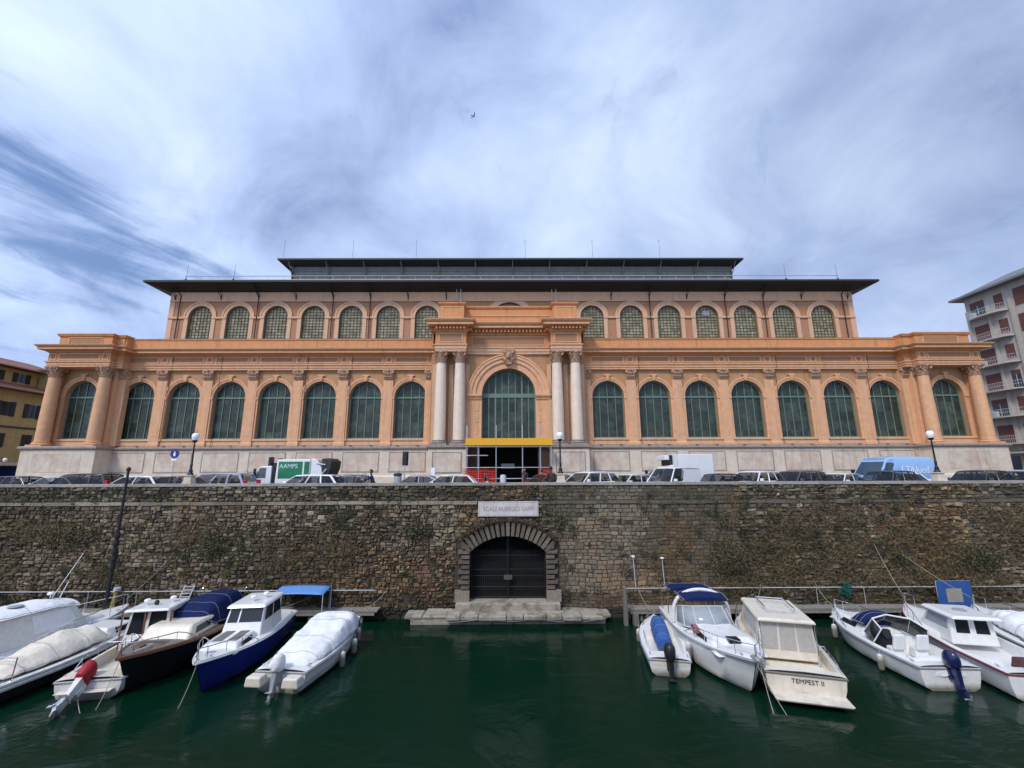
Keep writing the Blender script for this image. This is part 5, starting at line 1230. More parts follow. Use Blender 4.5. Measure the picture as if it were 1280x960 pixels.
def person(x,y,z,head,top,legs,hair,pose,lb):
    o=thing('person',lb,'person',(x,y,z),head)
    if pose=='stand': J={'p':(0,0,.95),'c':(0,0,1.2),'n':(0,0,1.45),'h':(.02,0,1.56),'sl':(0,.19,1.40),'sr':(0,-.19,1.40),'el':(-.02,.25,1.13),'er':(.02,-.25,1.13),'wl':(.08,.25,.90),'wr':(.12,-.22,.90),'kl':(.02,.10,.5),'kr':(.06,-.10,.5),'al':(-.02,.11,.09),'ar':(.05,-.11,.09),'tl':(.14,.12,.04),'tr':(.22,-.12,.04),'hl':(0,.09,.90),'hr':(0,-.09,.90)}
    else: J={'p':(-.1,0,.82),'c':(-.05,0,1.05),'n':(.02,0,1.32),'h':(.05,0,1.43),'sl':(0,.19,1.27),'sr':(0,-.19,1.27),'el':(.2,.27,1.08),'er':(.2,-.27,1.08),'wl':(.42,.28,1.08),'wr':(.42,-.28,1.08),'kl':(.33,.16,.78),'kr':(.33,-.16,.78),'al':(.30,.18,.35),'ar':(.30,-.18,.35),'tl':(.45,.18,.30),'tr':(.45,-.18,.30),'hl':(-.05,.10,.82),'hr':(-.05,-.10,.82)}
    rad={'p':.14,'c':.145,'n':.055,'h':.06,'sl':.07,'sr':.07,'el':.045,'er':.045,'wl':.032,'wr':.032,'kl':.06,'kr':.06,'al':.04,'ar':.04,'tl':.035,'tr':.035,'hl':.09,'hr':.09}
    E=[('p','c'),('c','n'),('n','h'),('c','sl'),('c','sr'),('sl','el'),('sr','er'),('el','wl'),('er','wr'),('p','hl'),('p','hr'),('hl','kl'),('hr','kr'),('kl','al'),('kr','ar'),('al','tl'),('ar','tr')]
    ks=list(J); me=bpy.data.meshes.new('body'); me.from_pydata([J[k] for k in ks],[(ks.index(a),ks.index(b_)) for a,b_ in E],[])
    bo=bpy.data.objects.new('body',me); COL.objects.link(bo); bo.parent=o
    m_=bo.modifiers.new('s','SKIN'); 
    if not me.skin_vertices: 
        bm=bmesh.new(); bm.from_mesh(me); bm.verts.layers.skin.verify(); bm.to_mesh(me); bm.free()
    for k,v in zip(ks,me.skin_vertices[0].data): v.radius=(rad[k],rad[k]*(.72 if k in 'pc' else 1)); v.use_root=(k=='p')
    bo.modifiers.new('u','SUBSURF').levels=2; bo.modifiers['u'].render_levels=2
    me.materials.append(M('clothing',top,.85,.1))
    sk=M('skin_tone',(.42,.25,.18),.6,.05); hx,hy,hz=J['h']; hz+=.10
    b=MB(); b.grid([[(hx+r*math.cos(a)*1.1,hy+r*math.sin(a),hz+dz) for a in [2*PI*k/14 for k in range(14)]] for dz,r in ((-.12,.03),(-.10,.06),(-.05,.08),(0,.088),(.05,.085),(.09,.06),(.115,.02))],close=True,cap=True); b.frus(hx+.085,hx+.12,-.015,.015,hz-.03,hx+.085,hx+.095,-.01,.01,hz+.02); 
    for s in (-1,1): b.box(hx-.01,hx+.02,*sorted((s*.083,s*.098)),hz-.03,hz+.03)
    b.build('head',sk,o,smooth=True)
    b=MB(); b.grid([[(hx-.012+r*math.cos(a)*1.1,hy+r*math.sin(a),hz+dz) for a in [PI*.35+2*PI*.65*k/12 for k in range(13)]] for dz,r in ((-.08,.075),(-.03,.095),(.03,.10),(.08,.08),(.125,.03))]); b.grid([[(hx+r*math.cos(a)*1.1,hy+r*math.sin(a),hz+dz) for a in [2*PI*k/14 for k in range(14)]] for dz,r in ((.055,.092),(.09,.075),(.125,.03))],close=True,cap=True); b.build('hair',M('hair',hair,.8,.1),o,smooth=True)
    b=MB()
    for s in (-1,1): b.lathe([(.012,-.004),(.012,.004)],0,0,n=8) if False else b.box(hx+.088,hx+.094,s*.032-.012,s*.032+.012,hz+.0,hz+.014)
    b.box(hx+.088,hx+.095,-.022,.022,hz-.06,hz-.052); b.build('face_features',m_blackp,o)
    for s,k in ((1,'wl'),(-1,'wr')):
        b=MB(); w_=Vector(J[k]); d=(w_-Vector(J['el' if k=='wl' else 'er'])).normalized(); u=d.orthogonal().normalized(); v_=d.cross(u)
        b.tube(w_-d*.01,w_+d*.08,.03,.032,n=8)
        for q,(ln,of) in enumerate(((.065,-.027),(.078,-.009),(.072,.009),(.055,.026))): p0=w_+d*.07+v_*of; p1=p0+d*ln*.55+u*.006; b.tube(p0,p1,.009,.008,n=6); b.tube(p1,p1+d*ln*.4+u*.02,.008,.006,n=6)
        p0=w_+d*.02+v_*-.03; b.tube(p0,p0+d*.035-v_*.025,.011,.009,n=6); b.tube(p0+d*.035-v_*.025,p0+d*.065-v_*.03,.009,.007,n=6)
        b.build('hand',sk,o,smooth=True)
    return o
person(-7.95,25.5,.13,D(190),(.03,.045,.13),None,(.02,.015,.012),'sit','person in a navy jacket sitting on the dark scooter')
person(2.05,27.9,.02,D(100),(.16,.17,.17),None,(.05,.035,.025),'stand','person in a grey jacket standing left of the middle lamp')
person(2.38,25.4,.13,D(100),(.05,.035,.035),None,(.02,.015,.012),'stand','person in dark clothes at the wall beside the middle lamp')
person(1.35+.0,39.6,.14,D(-90),(.045,.04,.05),None,(.03,.02,.015),'stand','person in dark clothes standing under the scaffold at the entrance')
o=thing('concrete_bollard','pale cylindrical bollard in front of the dark entrance','bollard',(-.55,37,0)); b=MB(); b.lathe([(.25,0),(.25,1.25),(.2,1.35),(.05,1.38)],0,0,n=16); b.build('post',m_zinc,o,smooth=True)
# ================================================================ boats
def half(t,B,full=.38,sternw=.86,p=2.2):
    k=max(0,(t-full)/(1-full)); return max(.015,B/2*(sternw+(1-sternw)*min(1,t/.3))*(1-k**p)**.92)
class Boat:
    def __init__(s,name,label,bow,stern,B,fb,hullmat,deckmat=None,cat='boat',cock=(.04,.5),floor=.35,stripe=None,sheer=.55,full=.38,inside=None,swim=False,rake=.13,z=-.0,pw=2.2):
        s.B=B; s.fb=fb; dx,dy=bow[0]-stern[0],bow[1]-stern[1]; s.L=L_=math.hypot(dx,dy)
        s.o=thing(name,label,cat,((bow[0]+stern[0])/2,(bow[1]+stern[1])/2,WZ+z),math.atan2(dy,dx),'boats moored along the canal wall')
        s.full=full; s.sheer=sheer; s.cock=cock; s.pw=pw
        n=26; T=[i/n for i in range(n+1)]; s.T=T
        b=MB(); rows=[]
        for t in T:
            h=half(t,B,full,p=pw); z1=s.zs(t); x=s.x(t); k=t**5; bw=min(1,h/(B/2))
            rows.append([(x,h,z1),(x-L_*.02*k,h*.985,z1-.10),(x-L_*.05*k,h*(.96-.12*k),z1*.55),(x-L_*rake*.7*k,h*(.88-.3*k),.10),(x-L_*rake*k,0,-.38+.30*k),(x-L_*rake*.7*k,-h*(.88-.3*k),.10),(x-L_*.05*k,-h*(.96-.12*k),z1*.55),(x-L_*.02*k,-h*.985,z1-.10),(x,-h,z1)])
        b.grid(rows); b.quad(*rows[0]); s.hull=b.build('hull',hullmat,s.o,smooth=True)
        # deck with cockpit well
        b=MB(); rows=[]; sd=.16
        def row(t,well):
            h=half(t,B,full,p=pw); z1=s.zs(t)+.012; x=s.x(t); i_=max(.0,h-sd)
            zi=z1-floor if well else z1+.05
            if well: return [(x,h,z1),(x,i_,z1+.03),(x,i_*.97,zi),(x,0,zi),(x,-i_*.97,zi),(x,-i_,z1+.03),(x,-h,z1)]
            return [(x,h,z1),(x,i_,z1+.03),(x,i_*.7,z1+.05),(x,0,z1+.07),(x,-i_*.7,z1+.05),(x,-i_,z1+.03),(x,-h,z1)]
        a,c=cock
        ts=sorted(set([0,a,c]+[t for t in T])); 
        for t in ts:
            if a<=t<=c and c>a:
                if t==a: rows.append(row(t,False))
                rows.append(row(t,True))
                if t==c: rows.append(row(t,False))
            else: rows.append(row(t,False))
        b.grid(rows); s.deck=b.build('deck',deckmat or m_white,s.o,smooth=True,auto=30)
        b=MB()
        for sg in (1,-1): b.path([(s.x(t),sg*(half(t,B,full,p=pw)+.012),s.zs(t)-.035) for t in T],.032,n=6)
        b.tube((s.x(0),B/2*.86,s.zs(0)-.035),(s.x(0),-B/2*.86,s.zs(0)-.035),.032,n=6)
        s.rub=b.build('rubbing_strake',stripe or m_grey,s.o,smooth=True)
        if swim:
            b=MB(); w=B/2*.8; b.frus(s.x(0)-.62,s.x(0)+.02,-w*.92,w*.92,.16,s.x(0)-.66,s.x(0)+.02,-w,w,.24); b.build('swim_platform',deckmat or m_white,s.o,bevel=.03)
    def x(s,t): return s.L*(t-.5)
    def zs(s,t): return s.fb*(1+s.sheer*max(0,t-.25)**1.7)
    def h(s,t): return half(t,s.B,s.full,p=s.pw)
    def railing(s,t0,t1,hh=.38,n=9,inset=.08,mat=None,name='bow_rail'):
        b=MB(); mat=mat or m_chrome
        ts=[t0+(t1-t0)*i/n for i in range(n+1)]
        top=[]
        for sg in (1,-1):
            P=[(s.x(t)-.05*(t>.97),sg*max(.02,s.h(t)-inset),s.zs(t)+hh*min(1,(t-t0)/(t1-t0)*3+.02)) for t in ts]; b.path(P,.016,n=6)
            for i,t in enumerate(ts):
                if i%2==1 or i==n: b.tube((s.x(t)-.05*(t>.97),sg*max(.02,s.h(t)-inset),s.zs(t)+.02),P[i],.012,n=5)
            top.append(P[-1])
        b.tube(top[0],top[1],.016,n=6); return b.build(name,mat,s.o)
    def block(s,name,mat,x0,x1,y0,z0,X0,X1,Y0,z1,panes=(),bevel=.05,pm=None,crown=0,pname='window'):
        b=MB(); b.frus(x0,x1,-y0,y0,z0,X0,X1,-Y0,Y0,z1); c=b.build(name,mat,s.o,bevel=bevel)
        F={'front':((x1,-y0,z0),(x1,y0,z0),(X1,Y0,z1),(X1,-Y0,z1)),'back':((x0,y0,z0),(x0,-y0,z0),(X0,-Y0,z1),(X0,Y0,z1)),'port':((x1,y0,z0),(x0,y0,z0),(X0,Y0,z1),(X1,Y0,z1)),'star':((x0,-y0,z0),(x1,-y0,z0),(X1,-Y0,z1),(X0,-Y0,z1)),'top':((X0,-Y0,z1),(X1,-Y0,z1),(X1,Y0,z1),(X0,Y0,z1))}
        for f,u0,u1,v0,v1,*m in panes:
            q=MB(); q.face(F[f],u0,u1,v0,v1,.012); q.build(pname if f!='front' else 'windscreen',m[0] if m else (pm or m_wing),c)
        return c
    def tarp(s,name,mat,sec,wr=.02,seed=1,parent=None,n=14):
        # sec: (x, halfwidth, zedge, ztop, power)
        b=MB(); rows=[]
        m_=12; n=22
        S2=[]
        for (a,c) in zip(sec,sec[1:]):
            for i in range(m_): f=i/m_; S2.append(tuple(a[k]*(1-f)+c[k]*f for k in range(5)))
        S2.append(sec[-1])
        for x,hw,ze,zt,pw in S2:
            r=[]
            for i in range(n+1):
                u=-1+2*i/n; q=(1-abs(u)**pw)
                z=ze+(zt-ze)*q; yy=hw*u
                w_=noise.noise(Vector((x*1.6+seed*9,yy*1.9,seed)))*wr*2+(.5-abs(noise.noise(Vector((x*2.6+yy*1.1,yy*.9+seed,seed*3)))))*wr*1.6+(.3-abs(noise.noise(Vector((x*6,yy*2.5+seed,seed*5)))))*wr*.9-.9*wr*abs(math.sin(x*2.3+seed))*(1-u*u)+.9*wr*math.sin(x*8+4*noise.noise(Vector((x*1.3,u,seed))))*u**4
                r.append((x,yy,z+w_*(1 if abs(u)<.98 else .4)))
            rows.append(r)
        b.grid(rows); b.quad(*rows[0]); b.quad(*rows[-1])
        o=b.build(name,mat,s.o if parent is None else parent,smooth=True,auto=28)
        c_=MB()
        for k in (0,-1): c_.path([(r[k][0],r[k][1]*1.01,r[k][2]+.03+.035*abs(math.sin(i*.8))) for i,r in enumerate(rows)],.011,n=5)
        for i in range(8,len(rows)-6,11): c_.path([(p[0],p[1],p[2]+.006) for p in rows[i]],.007,n=4)
        c_.build('lashing_cord',m_grey,o)
        return o
    def outboard(s,y=0,tilt=0,cowl=m_blackp,leg=m_blackp,sc=1.0,cover=None,x=None,z=None):
        e=MB(); M0=Matrix.Translation(((s.x(0) if x is None else x)-.18*sc,y,(s.zs(0)+.05) if z is None else z))@Matrix.Rotation(-tilt,4,'Y')@Matrix.Diagonal((sc,sc,sc,1))
        M0=Matrix.Translation(((s.x(0) if x is None else x)-.18*sc,y,(s.zs(0)+.05) if z is None else z))@Matrix.Rotation(tilt,4,'Y')@Matrix.Diagonal((sc,sc,sc,1))
        e.grid([[(cx+rx*math.cos(a)*(1.15 if math.cos(a)>0 else 1),ry*math.sin(a),z) for a in [2*PI*k/16 for k in range(16)]] for z,rx,ry,cx in ((.0,.18,.13,0),(.05,.27,.19,.0),(.25,.29,.21,-.01),(.42,.26,.19,-.03),(.52,.20,.14,-.05),(.56,.08,.06,-.05))],close=True,cap=True)
        m=e.build('outboard_motor',cowl,s.o,smooth=True,M_=M0,auto=50)
        e=MB(); e.frus(-.12,.10,-.06,.06,-.55,-.16,.13,-.09,.09,.02); e.frus(-.2,.12,-.035,.035,-.95,-.13,.10,-.06,.06,-.55); e.box(-.28,.14,-.11,.11,-.60,-.575)
        e.grid([[(x_,r*math.cos(a),-.9+r*math.sin(a)) for a in [2*PI*k/10 for k in range(10)]] for x_,r in ((.2,.01),(.12,.055),(-.1,.06),(-.22,.04))],close=True,cap=True)
        e.frus(-.14,.06,-.015,.015,-1.12,-.18,.08,-.02,.02,-.93); e.box(.1,.26,-.12,.12,-.35,.0)
        e.build('motor_leg',leg,m,M_=M0,bevel=.012)
        e=MB()
        for k in range(3):
            a=2*PI*k/3; c,q=math.cos(a),math.sin(a); e.quad((-.24,c*.03-q*.04,-.9+q*.03+c*.04),(-.28,c*.03+q*.04,-.9+q*.03-c*.04),(-.27,c*.17+q*.06,-.9+q*.17-c*.06),(-.23,c*.17-q*.05,-.9+q*.17+c*.05))
        e.tube((-.22,0,-.9),(-.32,0,-.9),.035,.02); e.build('propeller',m_steel,m,M_=M0); return m
    def cleats(s,ts=(.06,.9)):
        b=MB()
        for t in ts:
            for sg in (-1,1):
                y=sg*max(.05,s.h(t)-.09); b.tube((s.x(t)-.1,y,s.zs(t)+.09),(s.x(t)+.1,y,s.zs(t)+.09),.014); b.tube((s.x(t),y,s.zs(t)),(s.x(t),y,s.zs(t)+.09),.012)
        b.each('cleat',m_chrome,s.o)
    def lamp(s,x,y,z): 
        b=MB(); b.tube((x,y,z),(x,y,z+.1),.02); b.lathe([(.03,z+.1),(.11,z+.12),(.12,z+.18),(.08,z+.22)],x,y,n=12); b.build('horn_light',m_lampg,s.o,smooth=True)
FD='white fenders hanging on the boats'
def fender(boat,t,sg,lb,mat=None):
    L_=boat.o.matrix_basis if False else Matrix.Translation(boat.o.location)@Matrix.Rotation(boat.o.rotation_euler.z,4,'Z')
    p=L_@Vector((boat.x(t),sg*(boat.h(t)+.11),boat.zs(t)-.42))
    o=thing('fender',lb,'fender',p,0,FD); b=MB(); b.lathe([(.02,-.28),(.09,-.24),(.11,-.15),(.11,.15),(.09,.24),(.02,.28)],0,0,n=12); b.build('body',mat or m_white2,o,smooth=True)
    b=MB(); b.tube((0,0,.27),(0,0,.45),.01,n=5); b.build('rope',m_zinc,o)
RG='mooring ropes of the boats'
def rope(p,q,lb,sag=.25,r=.011,mat=None):
    p,q=Vector(p),Vector(q); b=MB(); P=[]
    for i in range(13): t=i/12; v=p.lerp(q,t); v.z-=sag*4*t*(1-t); P.append(v)
    b.path(P,r,n=5); tag(b.build('mooring_rope',mat or M('pale_rope',(.36,.34,.30),.9,.2,20)),lb,'rope',RG)
def W_(boat,t,y,dz=0): 
    return Matrix.Translation(boat.o.location)@Matrix.Rotation(boat.o.rotation_euler.z,4,'Z')@Vector((boat.x(t),y,boat.zs(t)+dz))
# --- A: white cabin boat with a white winter cover, far left
A=Boat('cabin_boat','large white cabin boat with a navy hull and white covered wheelhouse, leftmost boat',(-18.6,22.9),(-20.3,14.6),2.9,.78,m_hullnavy,m_white,full=.45,cock=(.02,.3))
b=MB()
for sg in (1,-1): b.path([(A.x(t),sg*(A.h(t)*.985),A.zs(t)-.17) for t in A.T],.10,n=6)
b.build('white_topside',m_white2,A.o,smooth=True)
A.block('wheelhouse',m_white2,-1.9,2.0,1.0,A.zs(.6)-.05,-1.7,1.3,.82,A.zs(.6)+1.2,[('port',.1,.5,.3,.85,m_tarpw),('star',.5,.9,.3,.85,m_tarpw)],bevel=.12)
A.tarp('roof_cover',m_tarpw,[(-2.9,.98,A.zs(.6)+.95,A.zs(.6)+1.12,3),(-1.5,1.0,A.zs(.6)+1.15,A.zs(.6)+1.38,3),(.6,.95,A.zs(.6)+1.15,A.zs(.6)+1.38,3),(1.5,.86,A.zs(.6)+.98,A.zs(.6)+1.2,3)],wr=.01,seed=2)
A.tarp('aft_cover',m_tarpw,[(-4.0,1.0,A.zs(.2)+.1,A.zs(.2)+.35,3),(-2.9,1.02,A.zs(.2)+.1,A.zs(.6)+1.05,3),(-1.8,1.02,A.zs(.2)+.1,A.zs(.6)+1.2,3)],wr=.02,seed=3)
A.block('foredeck_trunk',m_white,1.2,3.0,.75,A.zs(.8)-.1,1.2,2.6,.6,A.zs(.8)+.22,[],bevel=.08)
A.railing(.35,.995,.5,12); A.cleats(); A.lamp(.9,0,A.zs(.6)+1.38)
b=MB(); b.tube((1.1,.2,A.zs(.6)+1.3),(2.2,.5,A.zs(.6)+2.9),.014); b.tube((1.1,-.2,A.zs(.6)+1.3),(1.4,-.1,A.zs(.6)+1.9),.02); b.build('aerial',m_white2,A.o)
b=MB(); b.lathe([(.22,A.zs(.6)+1.40),(.24,A.zs(.6)+1.42),(.18,A.zs(.6)+1.44)],-.4,-.3,n=16); b.build('roof_hatch',m_grey,A.o)
# --- B: white boat under pale cover
Bt=Boat('covered_boat','white motorboat with a cream and white cockpit cover, second boat from the left',(-16.9,21.9),(-17.35,15.3),2.2,.62,m_hullblk,m_white2,full=.42)
b=MB()
for sg in (1,-1): b.path([(Bt.x(t),sg*(Bt.h(t)*.985),Bt.zs(t)-.12) for t in Bt.T],.075,n=6)
b.build('white_topside',m_white2,Bt.o,smooth=True)
Bt.tarp('cockpit_cover',m_tarpc,[(-2.7,.75,.7,.85,2.5),(-1.9,.86,.72,1.05,2.5),(-.6,.9,.75,1.38,2.3),(.5,.85,.78,1.3,2.3),(.9,.8,.8,1.05,2.5)],wr=.05,seed=5)
Bt.block('cuddy_cabin',m_white,.7,2.2,.78,.72,.8,1.9,.6,1.12,[('port',.15,.7,.3,.8),('star',.3,.85,.3,.8)],bevel=.08)
Bt.outboard(0,.5,m_tarpw,m_white2,1.0); Bt.railing(.5,.995,.36,9); Bt.cleats()
b=MB(); b.path([(-2.6,.9,.65),(-2.5,.85,1.3),(-2.5,-.85,1.3),(-2.6,-.9,.65)],.02); b.build('stern_frame',m_chrome,Bt.o)
# --- C: white cabin fisher with red covered outboard, stern to viewer
C=Boat('fishing_boat','white fishing boat with a cabin and a tilted outboard in a red cover',(-15.0,22.1),(-14.0,16.1) ,2.3,.60,m_white2,m_cream,full=.42,cock=(.10,.47),stripe=m_grey)
C.o.rotation_euler.z+=0
C.block('cabin',m_white,-.35,1.9,.86,.62,-.1,1.1,.70,1.95,[('back',.08,.44,.35,.92,m_wing),('back',.52,.92,.02,.94,m_wing),('port',.15,.85,.52,.88),('star',.15,.85,.52,.88),('front',.08,.92,.4,.9)],bevel=.07)
b=MB(); b.frus(-.45,1.2,-.82,.82,1.93,-.4,1.1,-.76,.76,2.02); b.build('cabin_roof',m_white,C.o,bevel=.04)
b=MB(); b.box(-.37,-.33,-.9,-.84,.6,1.95); b.box(-.37,-.33,.02,.08,.62,1.9); b.box(-.37,-.33,.84,.88,.6,1.95); b.each('door_frame',m_teak,C.o)
b=MB(); 
for k in range(7): b.box(-3.3+k*.28,-3.06+k*.28,-.8,.8,.31,.325)
b.build('deck_boards',m_cream,C.o)
C.railing(.55,.995,.4,8); C.cleats(); C.lamp(.3,.4,2.02); C.lamp(.6,-.4,2.02)
C.outboard(.12,1.0,m_red,m_white2,1.05); C.railing(.12,.4,.35,4,name='side_rail')
b=MB(); b.lathe([(.03,2.02),(.08,2.05),(.09,2.12),(.05,2.2)],.2,0,n=12); b.path([(-3.0,.3,.7),(-2.7,.45,.95),(-2.3,.5,1.0)],.03); b.build('stanchion',m_iron,C.o)
# --- D: dark wooden boat, bow to the viewer
Dd=Boat('wooden_boat','dark hulled classic boat with varnished trim, cream cabin top and navy canopy',(-13.05,15.95),(-13.55,22.9),2.5,.92,m_hullblk,m_teakg,full=.40,cock=(.05,.4),stripe=m_teak,sheer=.62)
Dd.block('cabin_trunk',m_cream,-.7,1.45,.95,.98,-.6,.95,.82,1.52,[('port',.2,.7,.35,.75),('star',.3,.8,.35,.75)],bevel=.09)
b=MB()
for sg in (1,-1): b.path([(Dd.x(t),sg*(Dd.h(t)+.0),Dd.zs(t)+.02) for t in Dd.T],.05,n=6)
b.build('toe_rail',m_teak,Dd.o,smooth=True)
Dd.tarp('canopy',m_navy,[(-3.0,.95,1.0,1.65,5),(-2.6,.98,1.0,1.92,6),(-1.0,.98,1.05,1.98,6),(-.4,.95,1.1,1.8,5),(.15,.9,1.35,1.5,4)],wr=.02,seed=7)
Dd.railing(.62,.99,.42,8); Dd.cleats((.08,.93)); 
b=MB(); b.path([(-3.0,1.05,1.0),(-2.8,1.0,1.85),(-2.6,.98,2.0)],.02); b.path([(-3.0,-1.05,1.0),(-2.8,-1.0,1.85),(-2.6,-.98,2.0)],.02); b.build('canopy_frame',m_chrome,Dd.o)
b=MB()
for k in range(-4,5): b.box(1.6,2.9,k*.11-.004,k*.11+.004,Dd.zs(.8)+.05,Dd.zs(.8)+.075)
b.frus(2.3,2.7,-.12,.12,Dd.zs(.86)+.04,2.35,2.65,-.09,.09,Dd.zs(.86)+.18); b.build('deck_fittings',m_teak,Dd.o)
b=MB(); b.path([(3.0,.1,Dd.zs(.9)+.1),(2.6,.3,Dd.zs(.88)+.14),(2.2,.2,Dd.zs(.85)+.12),(2.5,-.1,Dd.zs(.86)+.14)],.03); b.build('anchor_chain',m_steel,Dd.o)
# --- E: blue hull pilot cabin
E_=Boat('pilothouse_boat','blue hulled boat with a white pilothouse and bow towards the viewer',(-10.4,15.85),(-11.1,22.4),2.1,.86,m_hullnavy,m_white,full=.40,cock=(.05,.38),stripe=m_white,sheer=.6)
E_.hull.data.materials[0]=M('royal_blue_hull',(.008,.016,.16),.25,.1,2,coat=.5)
E_.block('pilothouse',m_white,-1.9,.35,.76,.85,-1.75,-.15,.66,1.95,[('front',.06,.32,.52,.93),('front',.37,.97,.52,.93),('port',.12,.5,.5,.92),('port',.56,.94,.5,.92),('star',.08,.46,.5,.92),('star',.52,.9,.5,.92)],bevel=.05)
b=MB(); b.frus(-2.05,.05,-.77,.77,1.93,-1.95,-.1,-.68,.68,2.04); b.build('pilothouse_roof',m_white,E_.o,bevel=.05)
E_.block('foredeck_trunk',m_white,.3,2.1,.72,.93,.3,1.7,.55,1.22,[('port',.2,.75,.3,.75),('star',.25,.8,.3,.75)],bevel=.07)
b=MB(); b.box(.45,1.5,-.44,-.1,1.215,1.235); b.box(.45,1.5,.1,.44,1.215,1.235); b.each('non_slip_pad',m_teakg,E_.o); b=MB(); b.lathe([(.16,1.10),(.17,1.15),(.1,1.17)],2.35,0,n=14); b.build('anchor_locker_lid',m_grey,E_.o)
E_.railing(.60,.99,.40,8); E_.cleats((.08,.92)); E_.lamp(-.6,0,2.04); E_.lamp(-1.1,.3,2.04)
b=MB(); b.frus(-3.3,-2.0,-.7,.7,2.32,-3.3,-2.0,-.7,.7,2.36); 
bl_=thing('sun_awning','light blue canvas awning stretched on poles behind the blue hulled boat','awning',(-10.3,23.2,-5.25))
q=MB(); rows=[]
for i in range(9):
    u=i/8; rows.append([(-1.3+2.5*u,-.5+1.0*v/5,1.02+.18*v/5+.05*math.sin(u*PI)) for v in range(6)])
q.grid(rows); c_=q.build('canvas',m_sky,bl_,smooth=True); c_.modifiers.new('s','SOLIDIFY').thickness=.02
q=MB()
for x,y,z in ((-1.3,-.5,1.02),(1.2,-.5,1.02),(-1.3,.5,1.2),(1.2,.5,1.2)): q.tube((x,y,0),(x,y,z),.022)
q.build('poles',m_zinc,bl_)
# --- F: white boat under a long white cover, stern to viewer
F_=Boat('covered_boat','white speedboat under a long white tarpaulin with outboard, nearest the gate on the left',(-7.3,21.8),(-7.85,16.5),2.1,.66,m_white2,m_white,full=.45,cock=(.08,.5),stripe=m_grey,floor=.3)
F_.tarp('long_cover',m_tarpw,[(-2.35,.70,.66,.78,4),(-1.5,.94,.70,1.0,5),(-.3,1.0,.74,1.22,8),(1.0,.97,.80,1.45,9),(1.2,.93,.84,1.44,9),(1.95,.66,.92,1.05,6),(2.1,.62,.95,.98,4)],wr=.05,seed=9)
F_.outboard(.05,.25,m_tarpw,m_grey,.95); F_.cleats(); F_.railing(.8,.99,.22,5)
b=MB()
for sg in (-1,1): b.path([(F_.x(t),sg*(F_.h(t)*.97+.01),F_.zs(t)*.5) for t in F_.T[:-1]],.018,n=5)
b.build('hull_line',m_grey,F_.o)
b=MB(); b.frus(-3.2,-2.75,-.95,-.35,.35,-3.2,-2.8,-.9,-.4,.66); b.frus(-3.2,-2.75,.35,.95,.35,-3.2,-2.8,.4,.9,.66); b.each('stern_seat',m_cream,F_.o,bevel=.05)
for t,sg in ((.62,-1),(.4,-1),(.82,-1)): fender(F_,t,sg,{.62:'white fender amidships on the covered speedboat by the gate',.4:'white fender nearest the outboard of the covered speedboat',.82:'white fender nearest the bow of the covered speedboat'}[t])
# --- G: small open boat with blue cover
G=Boat('small_motorboat','small white open boat with a blue seat cover and black outboard',(6.75,22.0),(5.85,17.5),1.7,.55,m_white2,m_white,full=.48,cock=(.12,.62),floor=.3,stripe=m_grey)
G.tarp('console_cover',m_blue,[(-1.2,.3,.55,.85,3),(-.7,.34,.55,1.0,4),(.2,.34,.58,1.12,4),(.9,.34,.6,1.1,4),(1.3,.28,.6,.9,3)],wr=.02,seed=11)
G.block('stern_bench',m_cream,-2.3,-1.75,.62,.3,-2.3,-1.8,.58,.52,[],bevel=.05)
G.outboard(0,.15,m_blackp,m_blackp,1.0); G.cleats(); fender(G,.72,1,'white fender on the left side of the small blue covered boat'); G.railing(.7,.99,.2,5)
# --- H: cruiser with navy bimini
H_=Boat('motor_cruiser','white motor cruiser with a navy bimini top and bow towards the viewer',(8.1,15.6),(8.3,22.5),2.6,.92,m_white,m_white,full=.38,cock=(.04,.42),stripe=m_grey,floor=.4,pw=2.6)
H_.block('coach_roof',m_white,.0,2.5,.95,.95,.1,1.6,.72,1.32,[('port',.3,.75,.25,.7),('star',.25,.7,.25,.7)],bevel=.1)
wsf=MB(); 
Hp=[(-.95,1.12,1.05),(-.3,1.02,1.08),(.25,.7,1.15),(.45,0,1.2),(.25,-.7,1.15),(-.3,-1.02,1.08),(-.95,-1.12,1.05)]
Ht=[(-1.15,1.0,1.62),(-.75,.9,1.72),(-.4,.6,1.80),(-.28,0,1.84),(-.4,-.6,1.80),(-.75,-.9,1.72),(-1.15,-1.0,1.62)]
wsf.grid([Hp,Ht]); w_=wsf.build('windscreen',m_wgl,H_.o,smooth=True); w_.modifiers.new('s','SOLIDIFY').thickness=.015
b=MB(); b.path(Ht,.025); b.path(Hp,.025)
for k in range(7): b.tube(Hp[k],Ht[k],.02)
b.build('windscreen_frame',m_zinc,H_.o)
b=MB(); P=[(-1.1,1.2*math.cos(a),1.0+1.28*math.sin(a)**.6) for a in [PI*k/16 for k in range(17)]]; b.path(P,.075,n=8); b.build('radar_arch',m_white,H_.o,smooth=True)
H_.tarp('bimini_top',m_navy,[(-1.6,.93,2.02,2.16,5),(-1.1,.96,2.08,2.22,5),(-.45,.9,1.98,2.12,5)],wr=.012,seed=13)
H_.tarp('stern_canopy',m_navy,[(-3.1,.95,1.95,2.08,5),(-2.6,.98,2.0,2.16,5),(-2.1,.95,1.98,2.1,5)],wr=.012,seed=14)
b=MB()
for sg in (-1,1):
    for x_ in (-3.2,-2.2): b.tube((x_,sg*1.05,1.0),(x_,sg*1.05,2.15),.02)
b.each('bimini_pole',m_chrome,H_.o)
b=MB(); b.tube((-.7,.35,1.35),(-.75,.35,1.37),.17,n=16); b.frus(-.7,-.3,.1,.7,.95,-.65,-.35,.15,.65,1.4); b.build('helm_console',m_grey,H_.o)
